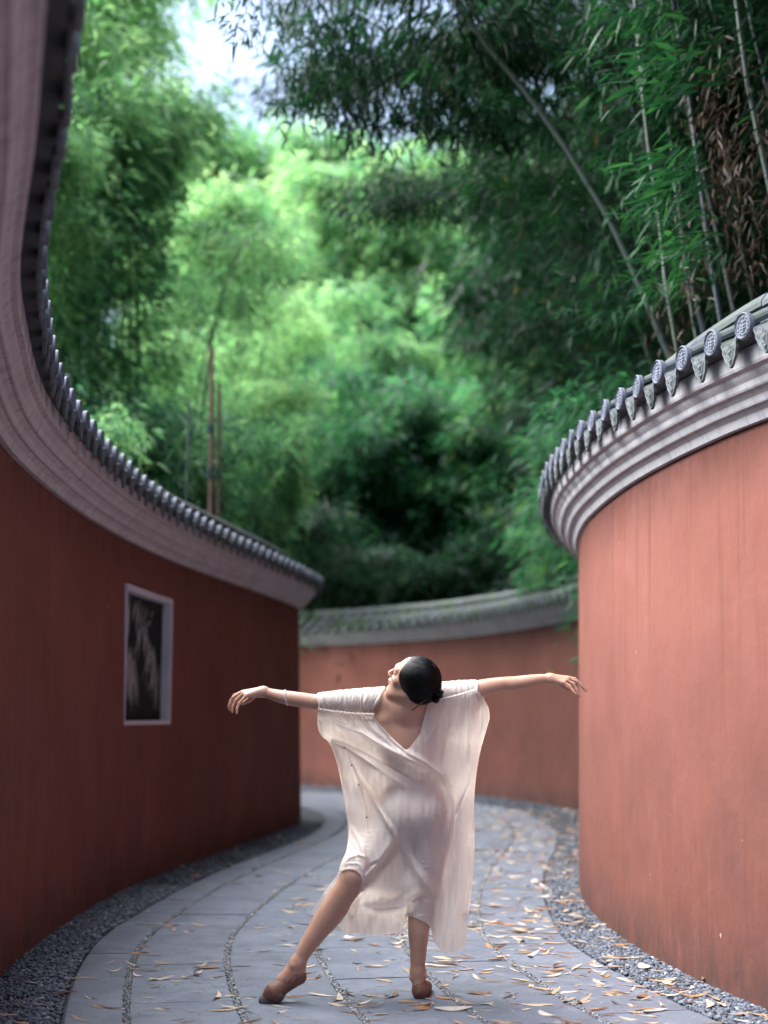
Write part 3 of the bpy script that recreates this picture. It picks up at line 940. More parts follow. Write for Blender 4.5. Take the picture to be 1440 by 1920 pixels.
# legs
hL, hR = CP(690, 680, 6.43), CP(795, 690, 6.43)
limb([hL, CP(610, 785, 6.40), CP(532, 884, 6.35)], [.092, .078, .059], .04)
limb([CP(532, 884, 6.35), CP(505, 925, 6.355), CP(452, 1005, 6.375), CP(395, 1085, 6.375), CP(345, 1160, 6.365), CP(316, 1212, 6.36)],
     [.058, .0545, .0575, .048, .036, .0305], .025)
body.cone(CP(470, 1000, 6.40), CP(430, 1060, 6.395), .040, .03, .03)
limb([hR, CP(790, 830, 6.44), CP(783, 955, 6.46)], [.092, .075, .057], .04)
limb([CP(783, 955, 6.46), CP(774, 1030, 6.455), CP(770, 1095, 6.455), CP(768, 1170, 6.46), CP(766, 1245, 6.465)],
     [.055, .0525, .0475, .038, .0300], .025)
limb([CP(316, 1212, 6.36), CP(322, 1252, 6.36)], [.0315, .030], .02)
limb([CP(316, 1215, 6.36), CP(262, 1275, 6.35)], [.031, .030], .02)
limb([CP(766, 1245, 6.465), CP(770, 1305, 6.46)], [.0300, .029], .02)
limb([CP(766, 1245, 6.47), CP(776, 1300, 6.55)], [.029, .028], .02)
body.ell(CP(300, 1222, 6.330), (.006, .006, .006), k=.016)
body.ell(CP(745, 1268, 6.455), (.012, .012, .012), k=.014); body.ell(CP(791, 1262, 6.455), (.012, .012, .012), k=.014)
put('body', body.mesh('body', M['skin']), dancer)

# ---- slippers
def slipper(prims, lo, hi, name='slipper', mat=None, parent=None, ripple=None, k=.02):
    f = Field(lo, hi, .0036)
    for p in prims:
        if p[0] == 'c': f.cone(*p[1:], k)
        else: f.ell(*p[1:], k=k)
    me = f.mesh(name, mat)
    if ripple is not None:
        co = np.empty(len(me.vertices) * 3, np.float32); me.vertices.foreach_get('co', co); co = co.reshape(-1, 3)
        no = np.empty(len(me.vertices) * 3, np.float32); me.vertices.foreach_get('normal', no); no = no.reshape(-1, 3)
        co += no * ripple(co)[:, None]
        me.vertices.foreach_set('co', co.ravel()); me.update()
    return put(name, me, parent)
heel, ball, toe = CP(320, 1262, 6.36), CP(228, 1322, 6.335), CP(192, 1352, 6.335)
ax = (toe - heel) / np.linalg.norm(toe - heel)
def rip(co):
    s = (co - heel) @ ax
    return .0012 * np.sin(s * 300 + 6 * np.sin(co[:, 2] * 60)) * np.clip(np.sin(s * 28 + .2), 0, 1) * (s > -.01) * (s < .13)
sl1 = slipper([('c', heel, CP(285, 1278, 6.355), .036, .034), ('c', CP(285, 1278, 6.355), ball, .034, .040), ('c', ball, toe, .040, .024)],
              CP(150, 1400, 6.42) - [0, .24, .06], CP(380, 1200, 6.42) + [0.03, .08, 0], mat=M['slipper'], parent=dancer, ripple=rip)
tp = slipper([('c', CP(236, 1326, 6.334), toe + [0, 0, .001], .0405, .0265)], CP(150, 1400, 6.42) - [0, .24, .06], CP(330, 1240, 6.42) + [0.03, .08, 0], 'toe_pad', M['suede'], sl1)
h2 = CP(775, 1316, 6.455)
sl2 = slipper([('c', h2, h2 + [.012, .08, -.002], .034, .034), ('c', h2 + [.012, .08, -.004], h2 + [.030, .165, -.012], .036, .030),
               ('c', h2 + [.0, 0, -.002], h2 + [-.004, .01, .03], .030, .030)],
              h2 - [.08, .08, .07], h2 + [.10, .27, .09], mat=M['slipper'], parent=dancer,
              ripple=lambda co: .0007 * np.sin(co[:, 2] * 420 + 4 * np.sin(co[:, 0] * 90)) * (co[:, 2] < .05))

# ---- hair
hf = Field(HC - .2, HC + .2, .0032)
hf.ell(HP(-.024, 0, .020), (.102, .086, .096), HR, .01)
hf.ell(HP(-.055, 0, -.02), (.072, .078, .075), HR, .03)
# keep the face clear
hf.cone(HP(.105, 0, .045), HP(.115, 0, -.12), .060, .085, .012, sub=True)
hf.cone(HP(.05, 0, -.105), HP(-.03, 0, -.16), .055, .07, .012, sub=True)
hf.cone(HP(.038, .070, -.035), HP(.012, .076, -.045), .012, .010, .02)
hm = hf.mesh('hair', M['hair'])
def strand_attr(me, centre, axis):
    co = np.empty(len(me.vertices) * 3, np.float32); me.vertices.foreach_get('co', co); co = co.reshape(-1, 3)
    d = co - centre
    a1 = np.cross(axis, [0, 0, 1.]); a1 /= np.linalg.norm(a1); a2 = np.cross(axis, a1)
    ang = np.arctan2(d @ a1, d @ a2) + (d @ axis) * 3
    at = me.attributes.new('strand', 'FLOAT', 'POINT'); at.data.foreach_set('value', (ang * 3 + 20).astype(np.float32))
    no = np.empty(len(me.vertices) * 3, np.float32); me.vertices.foreach_get('normal', no); no = no.reshape(-1, 3)
    co += no * (.0003 * np.sin(ang * 83 + 3 * np.sin(ang * 5)) + .0003 * np.sin(ang * 37 + 1))[:, None]
    me.vertices.foreach_set('co', co.ravel()); me.update()
strand_attr(hm, HC, HP(-.03, -.0, .12) * 0 + (uv * .8 - fv * .3 - rv * .1) / np.linalg.norm(uv * .8 - fv * .3 - rv * .1))
hair = put('hair', hm, dancer)
# combed strands lying on the cap, from the hairline back into the bun
def hair_radius(d):
    rs = np.arange(.05, .15, .001)
    P = HC + d[None] * rs[:, None]
    ix = np.clip(((P - hf.lo) / hf.h).round().astype(int), 0, hf.n - 1)
    v = hf.a[ix[:, 0], ix[:, 1], ix[:, 2]] < 0
    return rs[np.where(v)[0].max()] if v.any() else None
BUN_D = CP(835, 208, 6.17) - HC; BUN_D /= np.linalg.norm(BUN_D)
V, F = [], []
g = np.random.default_rng(17)
for k in range(1500):
    d0 = g.normal(0, 1, 3); d0 /= np.linalg.norm(d0)
    if d0 @ fv > .55 or d0 @ uv < -.75 or d0 @ BUN_D > .8: continue
    om = math.acos(np.clip(d0 @ BUN_D, -1, 1)); pts = []
    sweep_ = np.cross(d0, BUN_D); sweep_ /= np.linalg.norm(sweep_) + 1e-9
    n_ = 10; wv_ = g.normal(.08, .07); lift = g.uniform(-.0003, .0011) if g.random() < .93 else g.uniform(.001, .004)
    for t_ in np.linspace(0, .55 + .35 * g.random(), n_):
        d = (math.sin((1 - t_) * om) * d0 + math.sin(t_ * om) * BUN_D) / math.sin(om) + sweep_ * wv_ * math.sin(t_ * math.pi)
        d /= np.linalg.norm(d); r = hair_radius(d)
        if r is None: pts = []; break
        pts.append(HC + d * (r + lift))
    if len(pts) < n_ : continue
    pts = np.array(pts); pts[1:-1] = (pts[:-2] + pts[1:-1] * 2 + pts[2:]) / 4
    v_, f_ = tube(pts, [.0002] + [.0005] * (n_ - 2) + [.0002], 3, False)
    F += [tuple(i + len(V) for i in q) for q in f_]; V += list(v_)
cs_ = put('combed_strands', mesh('combed_strands', V, F, smooth=True, mat=M['hair']), hair, local=True); cs_['kind'] = 'stuff'
BC = CP(838, 208, 6.17)
bf = Field(BC - .08, BC + .08, .0032)
for k in range(26):
    a = k * .62; r = .023 - .0002 * k
    bf.ell(BC + np.array([.010 * math.sin(k * 1.3) + r * .55 * math.cos(a), .016 * math.sin(a * .7), r * 1.25 * math.sin(a)]), (.0115, .012, .0085), k=.004)
bm = bf.mesh('bun', M['hair']); strand_attr(bm, BC, np.array([.2, -.9, .2]))
put('bun', bm, hair, world=None, local=True)
V, F = tube([CP(745, 264, 6.16), CP(776, 240, 6.15), CP(806, 219, 6.15)], [.0028, .0032, .0036], 8)
put('hair_stick', mesh('hair_stick', V, F, smooth=True, mat=M['dark_wood']), hair, local=True)
V, F = [], []
rs_ = random.Random(3)
for k in range(60):
    a = rs_.uniform(0, 1)
    st = HP(rs_.uniform(.035, .085), rs_.uniform(-.05, .03), rs_.uniform(-.02, .10))
    if k > 38: st = HP(-.03 + rs_.uniform(-.08, .06), rs_.uniform(-.05, .05), .118 * rs_.uniform(.9, 1.0))
    dr = np.array([rs_.uniform(-.045, .01), rs_.uniform(-.02, .02), rs_.uniform(-.03, .035)])
    pts = [st + dr * t + np.array([0, 0, -.01]) * t * t + .004 * math.sin(t * 5 + k) for t in np.linspace(0, 1, 5)]
    v_, f_ = tube(pts, [.00028] * 5, 3, False)
    F += [tuple(i + len(V) for i in q) for q in f_]; V += list(v_)
st_ = put('stray_strands', mesh('stray_strands', V, F, mat=M['hair']), hair, local=True); st_['kind'] = 'stuff'

# ---- dress: sheets laid over the body, their outlines and folds measured on the figure
def poly_sd(px, py, poly):
    P = np.array(poly, float); Q = np.roll(P, -1, 0)
    d2 = np.full(px.shape, 1e12); inside = np.zeros(px.shape, bool)
    nx, ny = np.zeros_like(px), np.zeros_like(py)
    for (x0, y0), (x1, y1) in zip(P, Q):
        ex, ey = x1 - x0, y1 - y0
        t = np.clip(((px - x0) * ex + (py - y0) * ey) / (ex * ex + ey * ey + 1e-9), 0, 1)
        cx, cy_ = x0 + t * ex, y0 + t * ey
        dd = (px - cx) ** 2 + (py - cy_) ** 2
        m = dd < d2
        d2 = np.where(m, dd, d2); nx = np.where(m, cx, nx); ny = np.where(m, cy_, ny)
        if y0 != y1:
            c = ((y0 > py) != (y1 > py)) & (px < (x1 - x0) * (py - y0) / (y1 - y0) + x0)
            inside ^= c
    return np.sqrt(d2) * np.where(inside, -1, 1), nx, ny

def smooth_poly(pts, n=6):
    P = np.array(pts, float); out = []
    N = len(P)
    for i in range(N):
        a, b, c, d = P[i - 1], P[i], P[(i + 1) % N], P[(i + 2) % N]
        for t in np.linspace(0, 1, n, endpoint=False):
            q = 0.5 * (2 * b + (c - a) * t + (2 * a - 5 * b + 4 * c - d) * t ** 2 + (3 * b - a - 3 * c + d) * t ** 3)
            lin = b + (c - b) * t
            out.append(q * .7 + lin * .3)
    return np.array(out)

def line_dist(px, py, line):
    """distance, position 0..1 along, and side of a polyline"""
    P = np.array(line, float)
    seg = np.hypot(*(P[1:] - P[:-1]).T); cum = np.r_[0, np.cumsum(seg)]; tot = cum[-1]
    best = np.full(px.shape, 1e9); along = np.zeros_like(px); side = np.zeros_like(px)
    for i in range(len(P) - 1):
        ex, ey = P[i + 1] - P[i]
        t = np.clip(((px - P[i][0]) * ex + (py - P[i][1]) * ey) / (ex * ex + ey * ey), 0, 1)
        dx, dy = px - P[i][0] - t * ex, py - P[i][1] - t * ey
        d = np.hypot(dx, dy); m = d < best
        best = np.where(m, d, best); along = np.where(m, (cum[i] + t * seg[i]) / tot, along)
        side = np.where(m, np.sign(ex * dy - ey * dx), side)
    return best, along, side

# how far towards the camera the body reaches, on an (x, z) grid
solid = body.a < .004
first = np.where(solid.any(1), solid.argmax(1), -1)
body_y = np.where(first >= 0, body.lo[1] + first * body.h, 9.0)
def body_front(X, Z):
    ix = np.clip(((X - body.lo[0]) / body.h).round().astype(int), 0, body.n[0] - 1)
    iz = np.clip(((Z - body.lo[2]) / body.h).round().astype(int), 0, body.n[2] - 1)
    return body_y[ix, iz]

def blur(A, W, n, passes=3):
    for _ in range(passes):
        for ax_ in (0, 1):
            k = np.ones(2 * n + 1) / (2 * n + 1)
            num = np.apply_along_axis(lambda r: np.convolve(r, k, 'same'), ax_, A * W)
            den = np.apply_along_axis(lambda r: np.convolve(r, k, 'same'), ax_, W * 1.0)
            A = np.where(den > 1e-6, num / np.maximum(den, 1e-6), A)
    return A

def sheet(name, poly, ctrl, folds, parent, step=3.0, hug=True, curl=0.03, hug_r=5, curl_mask=None, clear=.010, extra=None):
    poly = smooth_poly(poly)
    x0, y0 = poly.min(0) - step; x1, y1 = poly.max(0) + step
    gx = np.arange(x0, x1 + step, step); gy = np.arange(y0, y1 + step, step)
    PX, PY = np.meshgrid(gx, gy, indexing='ij')
    sd_, nx, ny = poly_sd(PX, PY, poly)
    ins = sd_ < 0
    # hanging depth from control points
    c = np.array(ctrl, float)
    d2 = (PX[..., None] - c[:, 0]) ** 2 + (PY[..., None] - c[:, 1]) ** 2
    w = 1 / (d2 + 900) ** 1.6
    D = (w * c[:, 2]).sum(-1) / w.sum(-1)
    if hug:
        r = np.stack([(400 + PX / 2 - 720) / FOC, np.ones_like(PX), np.zeros_like(PX)], -1)
        bb = (960 - (1200 + PY / 2)) / FOC
        fy = math.cos(PITCH) - bb * math.sin(PITCH); fz = math.sin(PITCH) + bb * math.cos(PITCH)
        X = r[..., 0] * 6.38 / fy; Z = CAM_H + fz * 6.38 / fy
        by = body_front(X, Z) - clear
        by = by + .07 * np.clip((345 - PY) / 60, 0, 1) * np.clip((590 - PX) / 90, 0, 1)      # the drape hangs from the underside of the sleeves
        k = .03
        h = np.clip(.5 + .5 * (by - D) / k, 0, 1)
        Dm = by * (1 - h) + D * h - k * h * (1 - h)
        D0 = blur(Dm, ins, hug_r)
        D = np.minimum(D0, by + .004)
        D = blur(D, ins, 1, 1)
    for line, amp, wid, kind in folds:
        d, al, sg = line_dist(PX, PY, line)
        env = np.sin(np.clip(al, 0.02, .98) * math.pi) ** .5
        if kind == 'r': D = D - 1.45 * amp * env * (.85 * np.exp(-(d / wid) ** 2) + .28 * np.exp(-(d / (wid * .45)) ** 2))
        elif kind == 's':            # step: left of the line stands proud
            D = D - amp * env * np.where(sg < 0, 1, -1) * np.exp(-d / (wid * 3)) * np.tanh(d / (wid * .35))
    if curl:
        cm = curl_mask(PX, PY) if curl_mask else 1
        D = D + curl * cm * np.exp(-np.maximum(-sd_, 0) / 9.0)
    if extra is not None: D = D + extra(PX, PY)
    if hug: D = np.minimum(D, by + .006)
    # keep cells that touch the inside; outside corners slide onto the outline
    keepc = ins[:-1, :-1] | ins[1:, :-1] | ins[1:, 1:] | ins[:-1, 1:]
    used = np.zeros_like(ins)
    used[:-1, :-1] |= keepc; used[1:, :-1] |= keepc; used[1:, 1:] |= keepc; used[:-1, 1:] |= keepc
    qx = np.where(ins, PX, nx); qy = np.where(ins, PY, ny)
    idx = -np.ones(ins.shape, int); idx[used] = np.arange(used.sum())
    a, b, c_, d_ = idx[:-1, :-1][keepc], idx[1:, :-1][keepc], idx[1:, 1:][keepc], idx[:-1, 1:][keepc]
    ux, uy, uD = qx[used], qy[used], D[used]
    aa = (400 + ux / 2 - 720) / FOC; bb = (960 - (1200 + uy / 2)) / FOC
    fy = math.cos(PITCH) - bb * math.sin(PITCH); fz = math.sin(PITCH) + bb * math.cos(PITCH)
    V = np.stack([aa * uD / fy, uD, CAM_H + fz * uD / fy], -1)
    me = mesh(name, V, np.stack([a, d_, c_, b], -1), smooth=True, mat=M['cloth'])
    return me

BACK = [(395, 262), (450, 274), (520, 282), (575, 284), (598, 280), (606, 292), (625, 316), (655, 350), (690, 385), (724, 411), (752, 382), (776, 350), (783, 318), (795, 275), (806, 240), (822, 232), (845, 228), (900, 214), (950, 200), (988, 188), (1012, 220), (1031, 252), (1036, 292), (1024, 335), (1008, 390), (997, 440), (987, 500), (980, 570), (977, 640), (980, 740),
        (976, 840), (969, 930), (960, 1010), (950, 1080), (950, 1135), (928, 1162), (884, 1176), (850, 1160), (826, 1125), (817, 1085), (800, 1062), (765, 1045), (730, 1036),
        (722, 1060), (700, 1092), (650, 1104), (590, 1108), (530, 1100), (486, 1098), (500, 1040), (530, 975), (556, 915), (552, 882), (530, 862), (505, 858), (480, 866), (469, 876),
        (478, 838), (498, 792), (506, 745), (510, 690), (500, 640), (492, 575), (480, 510), (466, 455), (446, 400), (436, 382), (412, 366), (395, 340), (390, 300)]
ctrl = [(400, 266, 6.312), (450, 272, 6.306), (500, 278, 6.300), (550, 282, 6.290), (600, 285, 6.262), (395, 335, 6.33), (445, 390, 6.385), (620, 320, 6.25), (724, 415, 6.235), (790, 290, 6.25), (850, 235, 6.255), (920, 215, 6.258),
        (985, 195, 6.270), (1030, 290, 6.33), (1000, 420, 6.36), (980, 600, 6.41), (978, 800, 6.44), (960, 1000, 6.47), (940, 1140, 6.48), (900, 300, 6.265), (905, 450, 6.30), (915, 700, 6.385),
        (900, 900, 6.45), (885, 1160, 6.45), (840, 1050, 6.43), (600, 1000, 6.48), (700, 1075, 6.50), (500, 1090, 6.50), (640, 860, 6.40), (560, 640, 6.40), (520, 560, 6.42), (500, 700, 6.42),
        (495, 860, 6.32), (540, 870, 6.30), (600, 450, 6.29), (500, 430, 6.36), (770, 1035, 6.405), (740, 930, 6.36)]
folds = [
    ([(606, 286), (655, 358), (724, 420), (800, 462), (852, 500), (884, 560), (893, 640), (880, 740), (852, 840), (838, 905)], .019, 12, 'r'),
    ([(640, 372), (724, 440), (800, 480), (850, 512)], .010, 9, 'r'),
    ([(882, 545), (909, 620), (902, 730), (872, 840), (848, 960)], -.012, 13, 'r'),
    ([(400, 290), (470, 318), (560, 352), (650, 405), (735, 450), (820, 500)], .020, 13, 'r'),
    ([(395, 330), (450, 368), (520, 398), (600, 440), (690, 490), (780, 540)], -.016, 12, 'r'),
    ([(436, 384), (492, 398), (560, 440), (640, 500), (720, 550)], .017, 12, 'r'),
    ([(492, 404), (520, 470), (545, 545), (572, 640), (578, 720), (576, 800)], -.009, 4.5, 'r'),
    ([(510, 440), (545, 505), (590, 580), (640, 660), (682, 738)], .018, 10, 'r'),
    ([(545, 500), (610, 595), (665, 690)], -.015, 9, 'r'),
    ([(682, 738), (640, 800), (600, 860), (560, 905)], .011, 20, 'r'),
    ([(704, 770), (664, 835), (606, 905), (560, 962)], -.011, 20, 'r'),
    ([(682, 738), (725, 800), (765, 870), (808, 930), (832, 960)], .010, 20, 'r'),
    ([(722, 740), (768, 810), (806, 880)], -.007, 18, 'r'),
    ([(515, 700), (545, 750), (566, 800), (572, 850)], .010, 9, 'r'),
    ([(500, 745), (530, 790), (556, 850)], -.008, 8, 'r'),
    ([(482, 845), (510, 815), (545, 805), (575, 815)], .009, 8, 'r'),
    ([(476, 862), (508, 838), (545, 838), (566, 880)], .006, 5, 'r'),
    ([(560, 880), (585, 850), (620, 830)], -.008, 7, 'r'),
    ([(728, 985), (760, 968), (800, 962), (832, 972)], -.020, 9, 'r'),
    ([(724, 1000), (722, 1040)], -.02, 8, 'r'),
    ([(822, 980), (826, 1040), (824, 1100)], -.022, 8, 'r'),
    ([(560, 1000), (640, 1012), (710, 1000), (770, 955)], .022, 20, 'r'),
    ([(600, 960), (680, 968), (740, 930)], -.010, 16, 'r'),
    ([(520, 1060), (540, 1000), (570, 930)], .008, 9, 'r'),
    ([(895, 222), (885, 300), (862, 380), (840, 450)], .008, 9, 'r'),
    ([(925, 212), (930, 320), (925, 430), (935, 560)], .008, 10, 'r'),
    ([(960, 204), (975, 300), (965, 420), (962, 560)], .009, 9, 'r'),
    ([(945, 215), (952, 330), (945, 470)], -.007, 8, 'r'),
    ([(985, 195), (1004, 250), (1002, 320), (985, 400)], -.012, 9, 'r'),
    ([(990, 430), (960, 540), (915, 640), (880, 720), (850, 840)], .006, 6, 'r'),
    ([(870, 235), (840, 320), (800, 380)], .007, 8, 'r'),
    ([(930, 620), (925, 800), (915, 980), (900, 1150)], .014, 18, 'r'),
    ([(960, 640), (955, 820), (942, 1000), (930, 1130)], -.008, 10, 'r'),
    ([(880, 860), (872, 1000), (860, 1140)], -.012, 14, 'r'),
    ([(905, 1100), (895, 1170)], .006, 6, 'r'), ([(870, 1090), (868, 1165)], .006, 6, 'r'), ([(935, 1080), (925, 1160)], .006, 6, 'r'),
    ([(700, 560), (690, 640), (700, 720)], .006, 14, 'r'),
]
for k in range(7):                                        # rays of tension from the gathers
    x = 420 + k * 27
    folds.append(([(x, 276), (x + 50, 330 + k * 2), (x + 120, 395)], .0045 * (1 if k % 2 else -1), 6, 'r'))
for k in range(6):
    x = 850 + k * 24
    folds.append(([(x, 228 - k * 6), (x - 4, 300), (x - 16, 400)], .0045 * (1 if k % 2 else -1), 5.5, 'r'))
rng2 = np.random.default_rng(3)
ph = rng2.uniform(0, 6.28, 12)
def ripples(PX, PY):
    d1, al1, _ = line_dist(PX, PY, [(395, 262), (520, 282), (606, 280)])
    d2, al2, _ = line_dist(PX, PY, [(845, 228), (920, 210), (988, 188)])
    e = -.0035 * np.exp(-d1 / 26) * np.sin(al1 * 92 + 2 * np.sin(al1 * 17)) - .0035 * np.exp(-d2 / 26) * np.sin(al2 * 70 + 2 * np.sin(al2 * 13))
    hem = np.clip((PY - 1040) / 120, 0, 1)
    e = e + hem * .005 * np.sin(PX / 19 + ph[0]) + hem * .002 * np.sin(PX / 8.3 + ph[1])
    e = e + .0018 * np.sin(PX / 9 + PY / 60 + 3 * np.sin(PY / 80)) * np.clip((PY - 400) / 200, 0, 1)
    e = e + .0010 * np.sin(PX / 4.1 + 2 * np.sin(PY / 37) + ph[2])
    return e
def cmask(PX, PY):
    m = np.ones_like(PX)
    m = np.where((PY < 440) & (PX > 600) & (PX < 815), 0.0, m)         # neckline lies on the back
    m = np.where((PY < 300) & (PX < 1000), 0.0, m)
    m = np.where(PY > 1030, .1, m)
    m = np.where((PX > 1000) & (PY < 400), 1.3, m)
    m = np.where((PX < 445) & (PY > 300) & (PY < 395), 1.5, m)
    return m
bk = sheet('dress', BACK, ctrl, folds, dancer, curl=.045, curl_mask=cmask, extra=ripples)
dress = put('dress', bk, dancer)
FRONT = [(400, 270), (600, 290), (724, 430), (800, 300), (985, 196), (1022, 240), (1026, 300), (1006, 380), (984, 520), (974, 700), (972, 850), (958, 990), (900, 1060), (800, 1090), (700, 1096),
         (600, 1090), (520, 1092), (474, 1078), (430, 1050), (366, 1028), (384, 990), (428, 930), (468, 872), (500, 780), (504, 700), (490, 600), (468, 480), (440, 396), (404, 350), (398, 310)]
fctrl = [(400, 270, 6.34), (700, 440, 6.46), (985, 200, 6.34), (404, 350, 6.40), (1020, 290, 6.38), (440, 396, 6.44), (500, 640, 6.50), (975, 700, 6.47), (960, 960, 6.50), (366, 1028, 6.56), (474, 1078, 6.60),
         (700, 1090, 6.62), (860, 1070, 6.58), (700, 800, 6.60), (700, 600, 6.58), (480, 870, 6.47), (560, 950, 6.60)]
ffolds = [([(640, 500), (600, 700), (520, 1060)], .02, 20, 'r'), ([(760, 500), (740, 800), (700, 1080)], -.02, 22, 'r'), ([(860, 400), (880, 700), (860, 1040)], .02, 22, 'r')]
fp = sheet('front_panel', FRONT, fctrl, ffolds, dress, step=6, hug=False, curl=0,
           extra=lambda PX, PY: .006 * np.sin(PX / 14) * np.clip((PY - 600) / 400, 0, 1))
fp.materials.clear(); fp.materials.append(M['cloth_light_pass'])
put('front_panel', fp, dress, local=True)

def sleeve(axis, rad, seam_side, n=90, m=26, seed=0, slant=0):
    """gathered band of cloth round the upper arm, pleats running over the shoulder"""
    A = np.array(axis, float); g = np.random.default_rng(seed)
    t = np.linspace(0, 1, n)
    P = np.stack([np.interp(t, np.linspace(0, 1, len(A)), A[:, k]) for k in range(3)], -1)
    R = np.interp(t, np.linspace(0, 1, len(rad)), rad)
    T = np.gradient(P, axis=0); T /= np.linalg.norm(T, axis=1, keepdims=True)
    V = []
    a = np.linspace(0, 2 * math.pi, m, endpoint=False)
    ph_ = g.uniform(0, 6.28, 4)
    for i in range(n):
        fwd = np.array([0, 1., 0]); u = np.cross(T[i], fwd); u /= np.linalg.norm(u); u = u * (1 if u[2] > 0 else -1)   # up
        w = np.array([0, -1., 0])
        cosa, sina = np.cos(a)[:, None], np.sin(a)[:, None]
        low = .5 - .5 * np.cos(a)[:, None]
        fr = .0024 * math.sin(t[i] * 118 + 2.5 * math.sin(t[i] * 21 + ph_[0])) + .0014 * math.sin(t[i] * 57 + ph_[1])
        rr_ = R[i] + fr * (.45 + .75 * low)
        sh = T[i] * 0.004 * np.sin(a * 3 + t[i] * 30)[:, None] + T[i] * slant * (1 - t[i]) ** 2 * np.cos(a)[:, None]
        V.append(P[i] + u * cosa * rr_ + w * sina * rr_ * 1.02 + sh)
    V = np.vstack(V)
    F = [(i * m + j, i * m + (j + 1) % m, (i + 1) * m + (j + 1) % m, (i + 1) * m + j) for i in range(n - 1) for j in range(m)]
    return mesh('sleeve', V, F, smooth=True, mat=M['cloth'])
sv = sleeve([CP(622, 222, 6.30), CP(560, 224, 6.305), CP(480, 226, 6.31), CP(392, 229, 6.318)], [.0565, .0535, .047, .0375], 1, seed=1, slant=-.028)
put('sleeve', sv, dress, local=True)
sv = sleeve([CP(806, 214, 6.302), CP(850, 203, 6.306), CP(930, 192, 6.310), CP(990, 187, 6.312)], [.056, .0545, .0500, .0455], 1, n=64, seed=2)
put('sleeve', sv, dress, local=True)
def frill(line, Y, seed):
    g = random.Random(seed); pts = []
    L = np.array(line, float)
    tt = np.linspace(0, 1, 110)
    X = np.interp(tt, np.linspace(0, 1, len(L)), L[:, 0]); Yp = np.interp(tt, np.linspace(0, 1, len(L)), L[:, 1])
    V, F = [], []
    Ya, Yb = Y if isinstance(Y, tuple) else (Y, Y)
    for i, (x, y) in enumerate(zip(X, Yp)):
        Y = Ya + (Yb - Ya) * (i / 109)
        wv = 2.2 * math.sin(i * 1.05 + math.sin(i * .31) * 2)
        V.append(CP(x, y - 5 + wv * .4, Y - .010)); V.append(CP(x + wv * .4, y + .5, Y - .0185 - .003 * math.sin(i * .9))); V.append(CP(x, y + 6 + wv, Y - .012))
        if i:
            b = (i - 1) * 3
            F += [(b, b + 3, b + 4, b + 1), (b + 1, b + 4, b + 5, b + 2)]
    return mesh('frill', V, F, smooth=True, mat=M['cloth'])
put('seam_frill', frill([(393, 258), (450, 268), (530, 277), (602, 279)], (6.302, 6.264), 1), dress, local=True)
put('seam_frill', frill([(846, 226), (880, 217), (930, 204), (988, 186)], 6.258, 2), dress, local=True)
for x, y, Y in ((491, 405, 6.33), (520, 470, 6.35), (546, 545, 6.35), (575, 668, 6.34)):
    # a little round button seated on the side seam
    k = min(range(len(bk.vertices)), key=lambda i: 0) if False else None
    co = np.empty(len(bk.vertices) * 3, np.float32); bk.vertices.foreach_get('co', co); co = co.reshape(-1, 3)
    tgt = CP(x, y, 6.35); i = np.argmin(((co - tgt)[:, [0, 2]] ** 2).sum(1)); p = co[i]
    V, F = tube([p + [0, .001, 0], p + [0, -.002, 0], p + [0, -.0035, 0]], [.0042, .0042, .003], 10)
    put('button', mesh('button', V, F, mat=M['dark_wood']), dress, local=True)

# bracelet: a string of white beads round the left forearm
bc = C3(822, 528, 6.33); axd = C3(690, 500, 6.335) - C3(1000, 555, 6.325); axd = axd / np.linalg.norm(axd); axd = axd + np.array([0, 0, -.35]) ; axd /= np.linalg.norm(axd)
u_ = np.cross(axd, [0, 1, 0]); u_ /= np.linalg.norm(u_); w_ = np.cross(axd, u_)
V, F = [], []
nb = 34
for k in range(nb):
    a = 2 * math.pi * k / nb
    c = bc + .0345 * (math.cos(a) * u_ + math.sin(a) * w_)
    b = len(V)
    r = .0036
    for (i, j, l) in ((1, 0, 0), (-1, 0, 0), (0, 1, 0), (0, -1, 0), (0, 0, 1), (0, 0, -1)): V.append(c + r * np.array([i, j, l]))
    F += [tuple(b + q for q in t_) for t_ in ((0, 2, 4), (2, 1, 4), (1, 3, 4), (3, 0, 4), (2, 0, 5), (1, 2, 5), (3, 1, 5), (0, 3, 5))]
v_, f_ = tube([bc + .0345 * (math.cos(a) * u_ + math.sin(a) * w_) for a in np.linspace(0, 2 * math.pi, 40)], [.0026] * 40, 6, False)
F += [tuple(i + len(V) for i in q) for q in f_]; V += list(v_)
tag(put('bracelet', mesh('bracelet', V, F, smooth=True, mat=M['bead'])), "thin white beaded bracelet on the dancer's left forearm", 'bracelet')
# ------------------------------------------------------------------ bamboo
LEAF_STOPS = [(0, (.008, .032, .024)), (.3, (.016, .068, .042)), (.62, (.034, .120, .060)), (.85, (.075, .18, .075)), (1, (.17, .22, .08))]
SHADED_STOPS = [(0, (.0025, .008, .0065)), (.35, (.005, .019, .013)), (.7, (.011, .042, .023)), (.93, (.026, .080, .036)), (1, (.14, .09, .03))]
DRY_STOPS = [(0, (.02, .014, .010)), (.5, (.055, .036, .026)), (.8, (.16, .12, .10)), (1, (.34, .29, .26))]
M['leaf'] = mat_leaf('bamboo_leaf', LEAF_STOPS, .5, .5, (1.7, 1.9, 1.1))
M['leaf_lit'] = mat_leaf('lit_bamboo_leaf', [(0, (.009, .040, .031)), (.3, (.030, .105, .065)), (.6, (.125, .265, .125)), (.85, (.25, .38, .20)), (1, (.32, .43, .24))], .52, .5, (1.55, 1.75, 1.2))  # fresh leaf green brightened further: sunlight on the plumes put into the colour
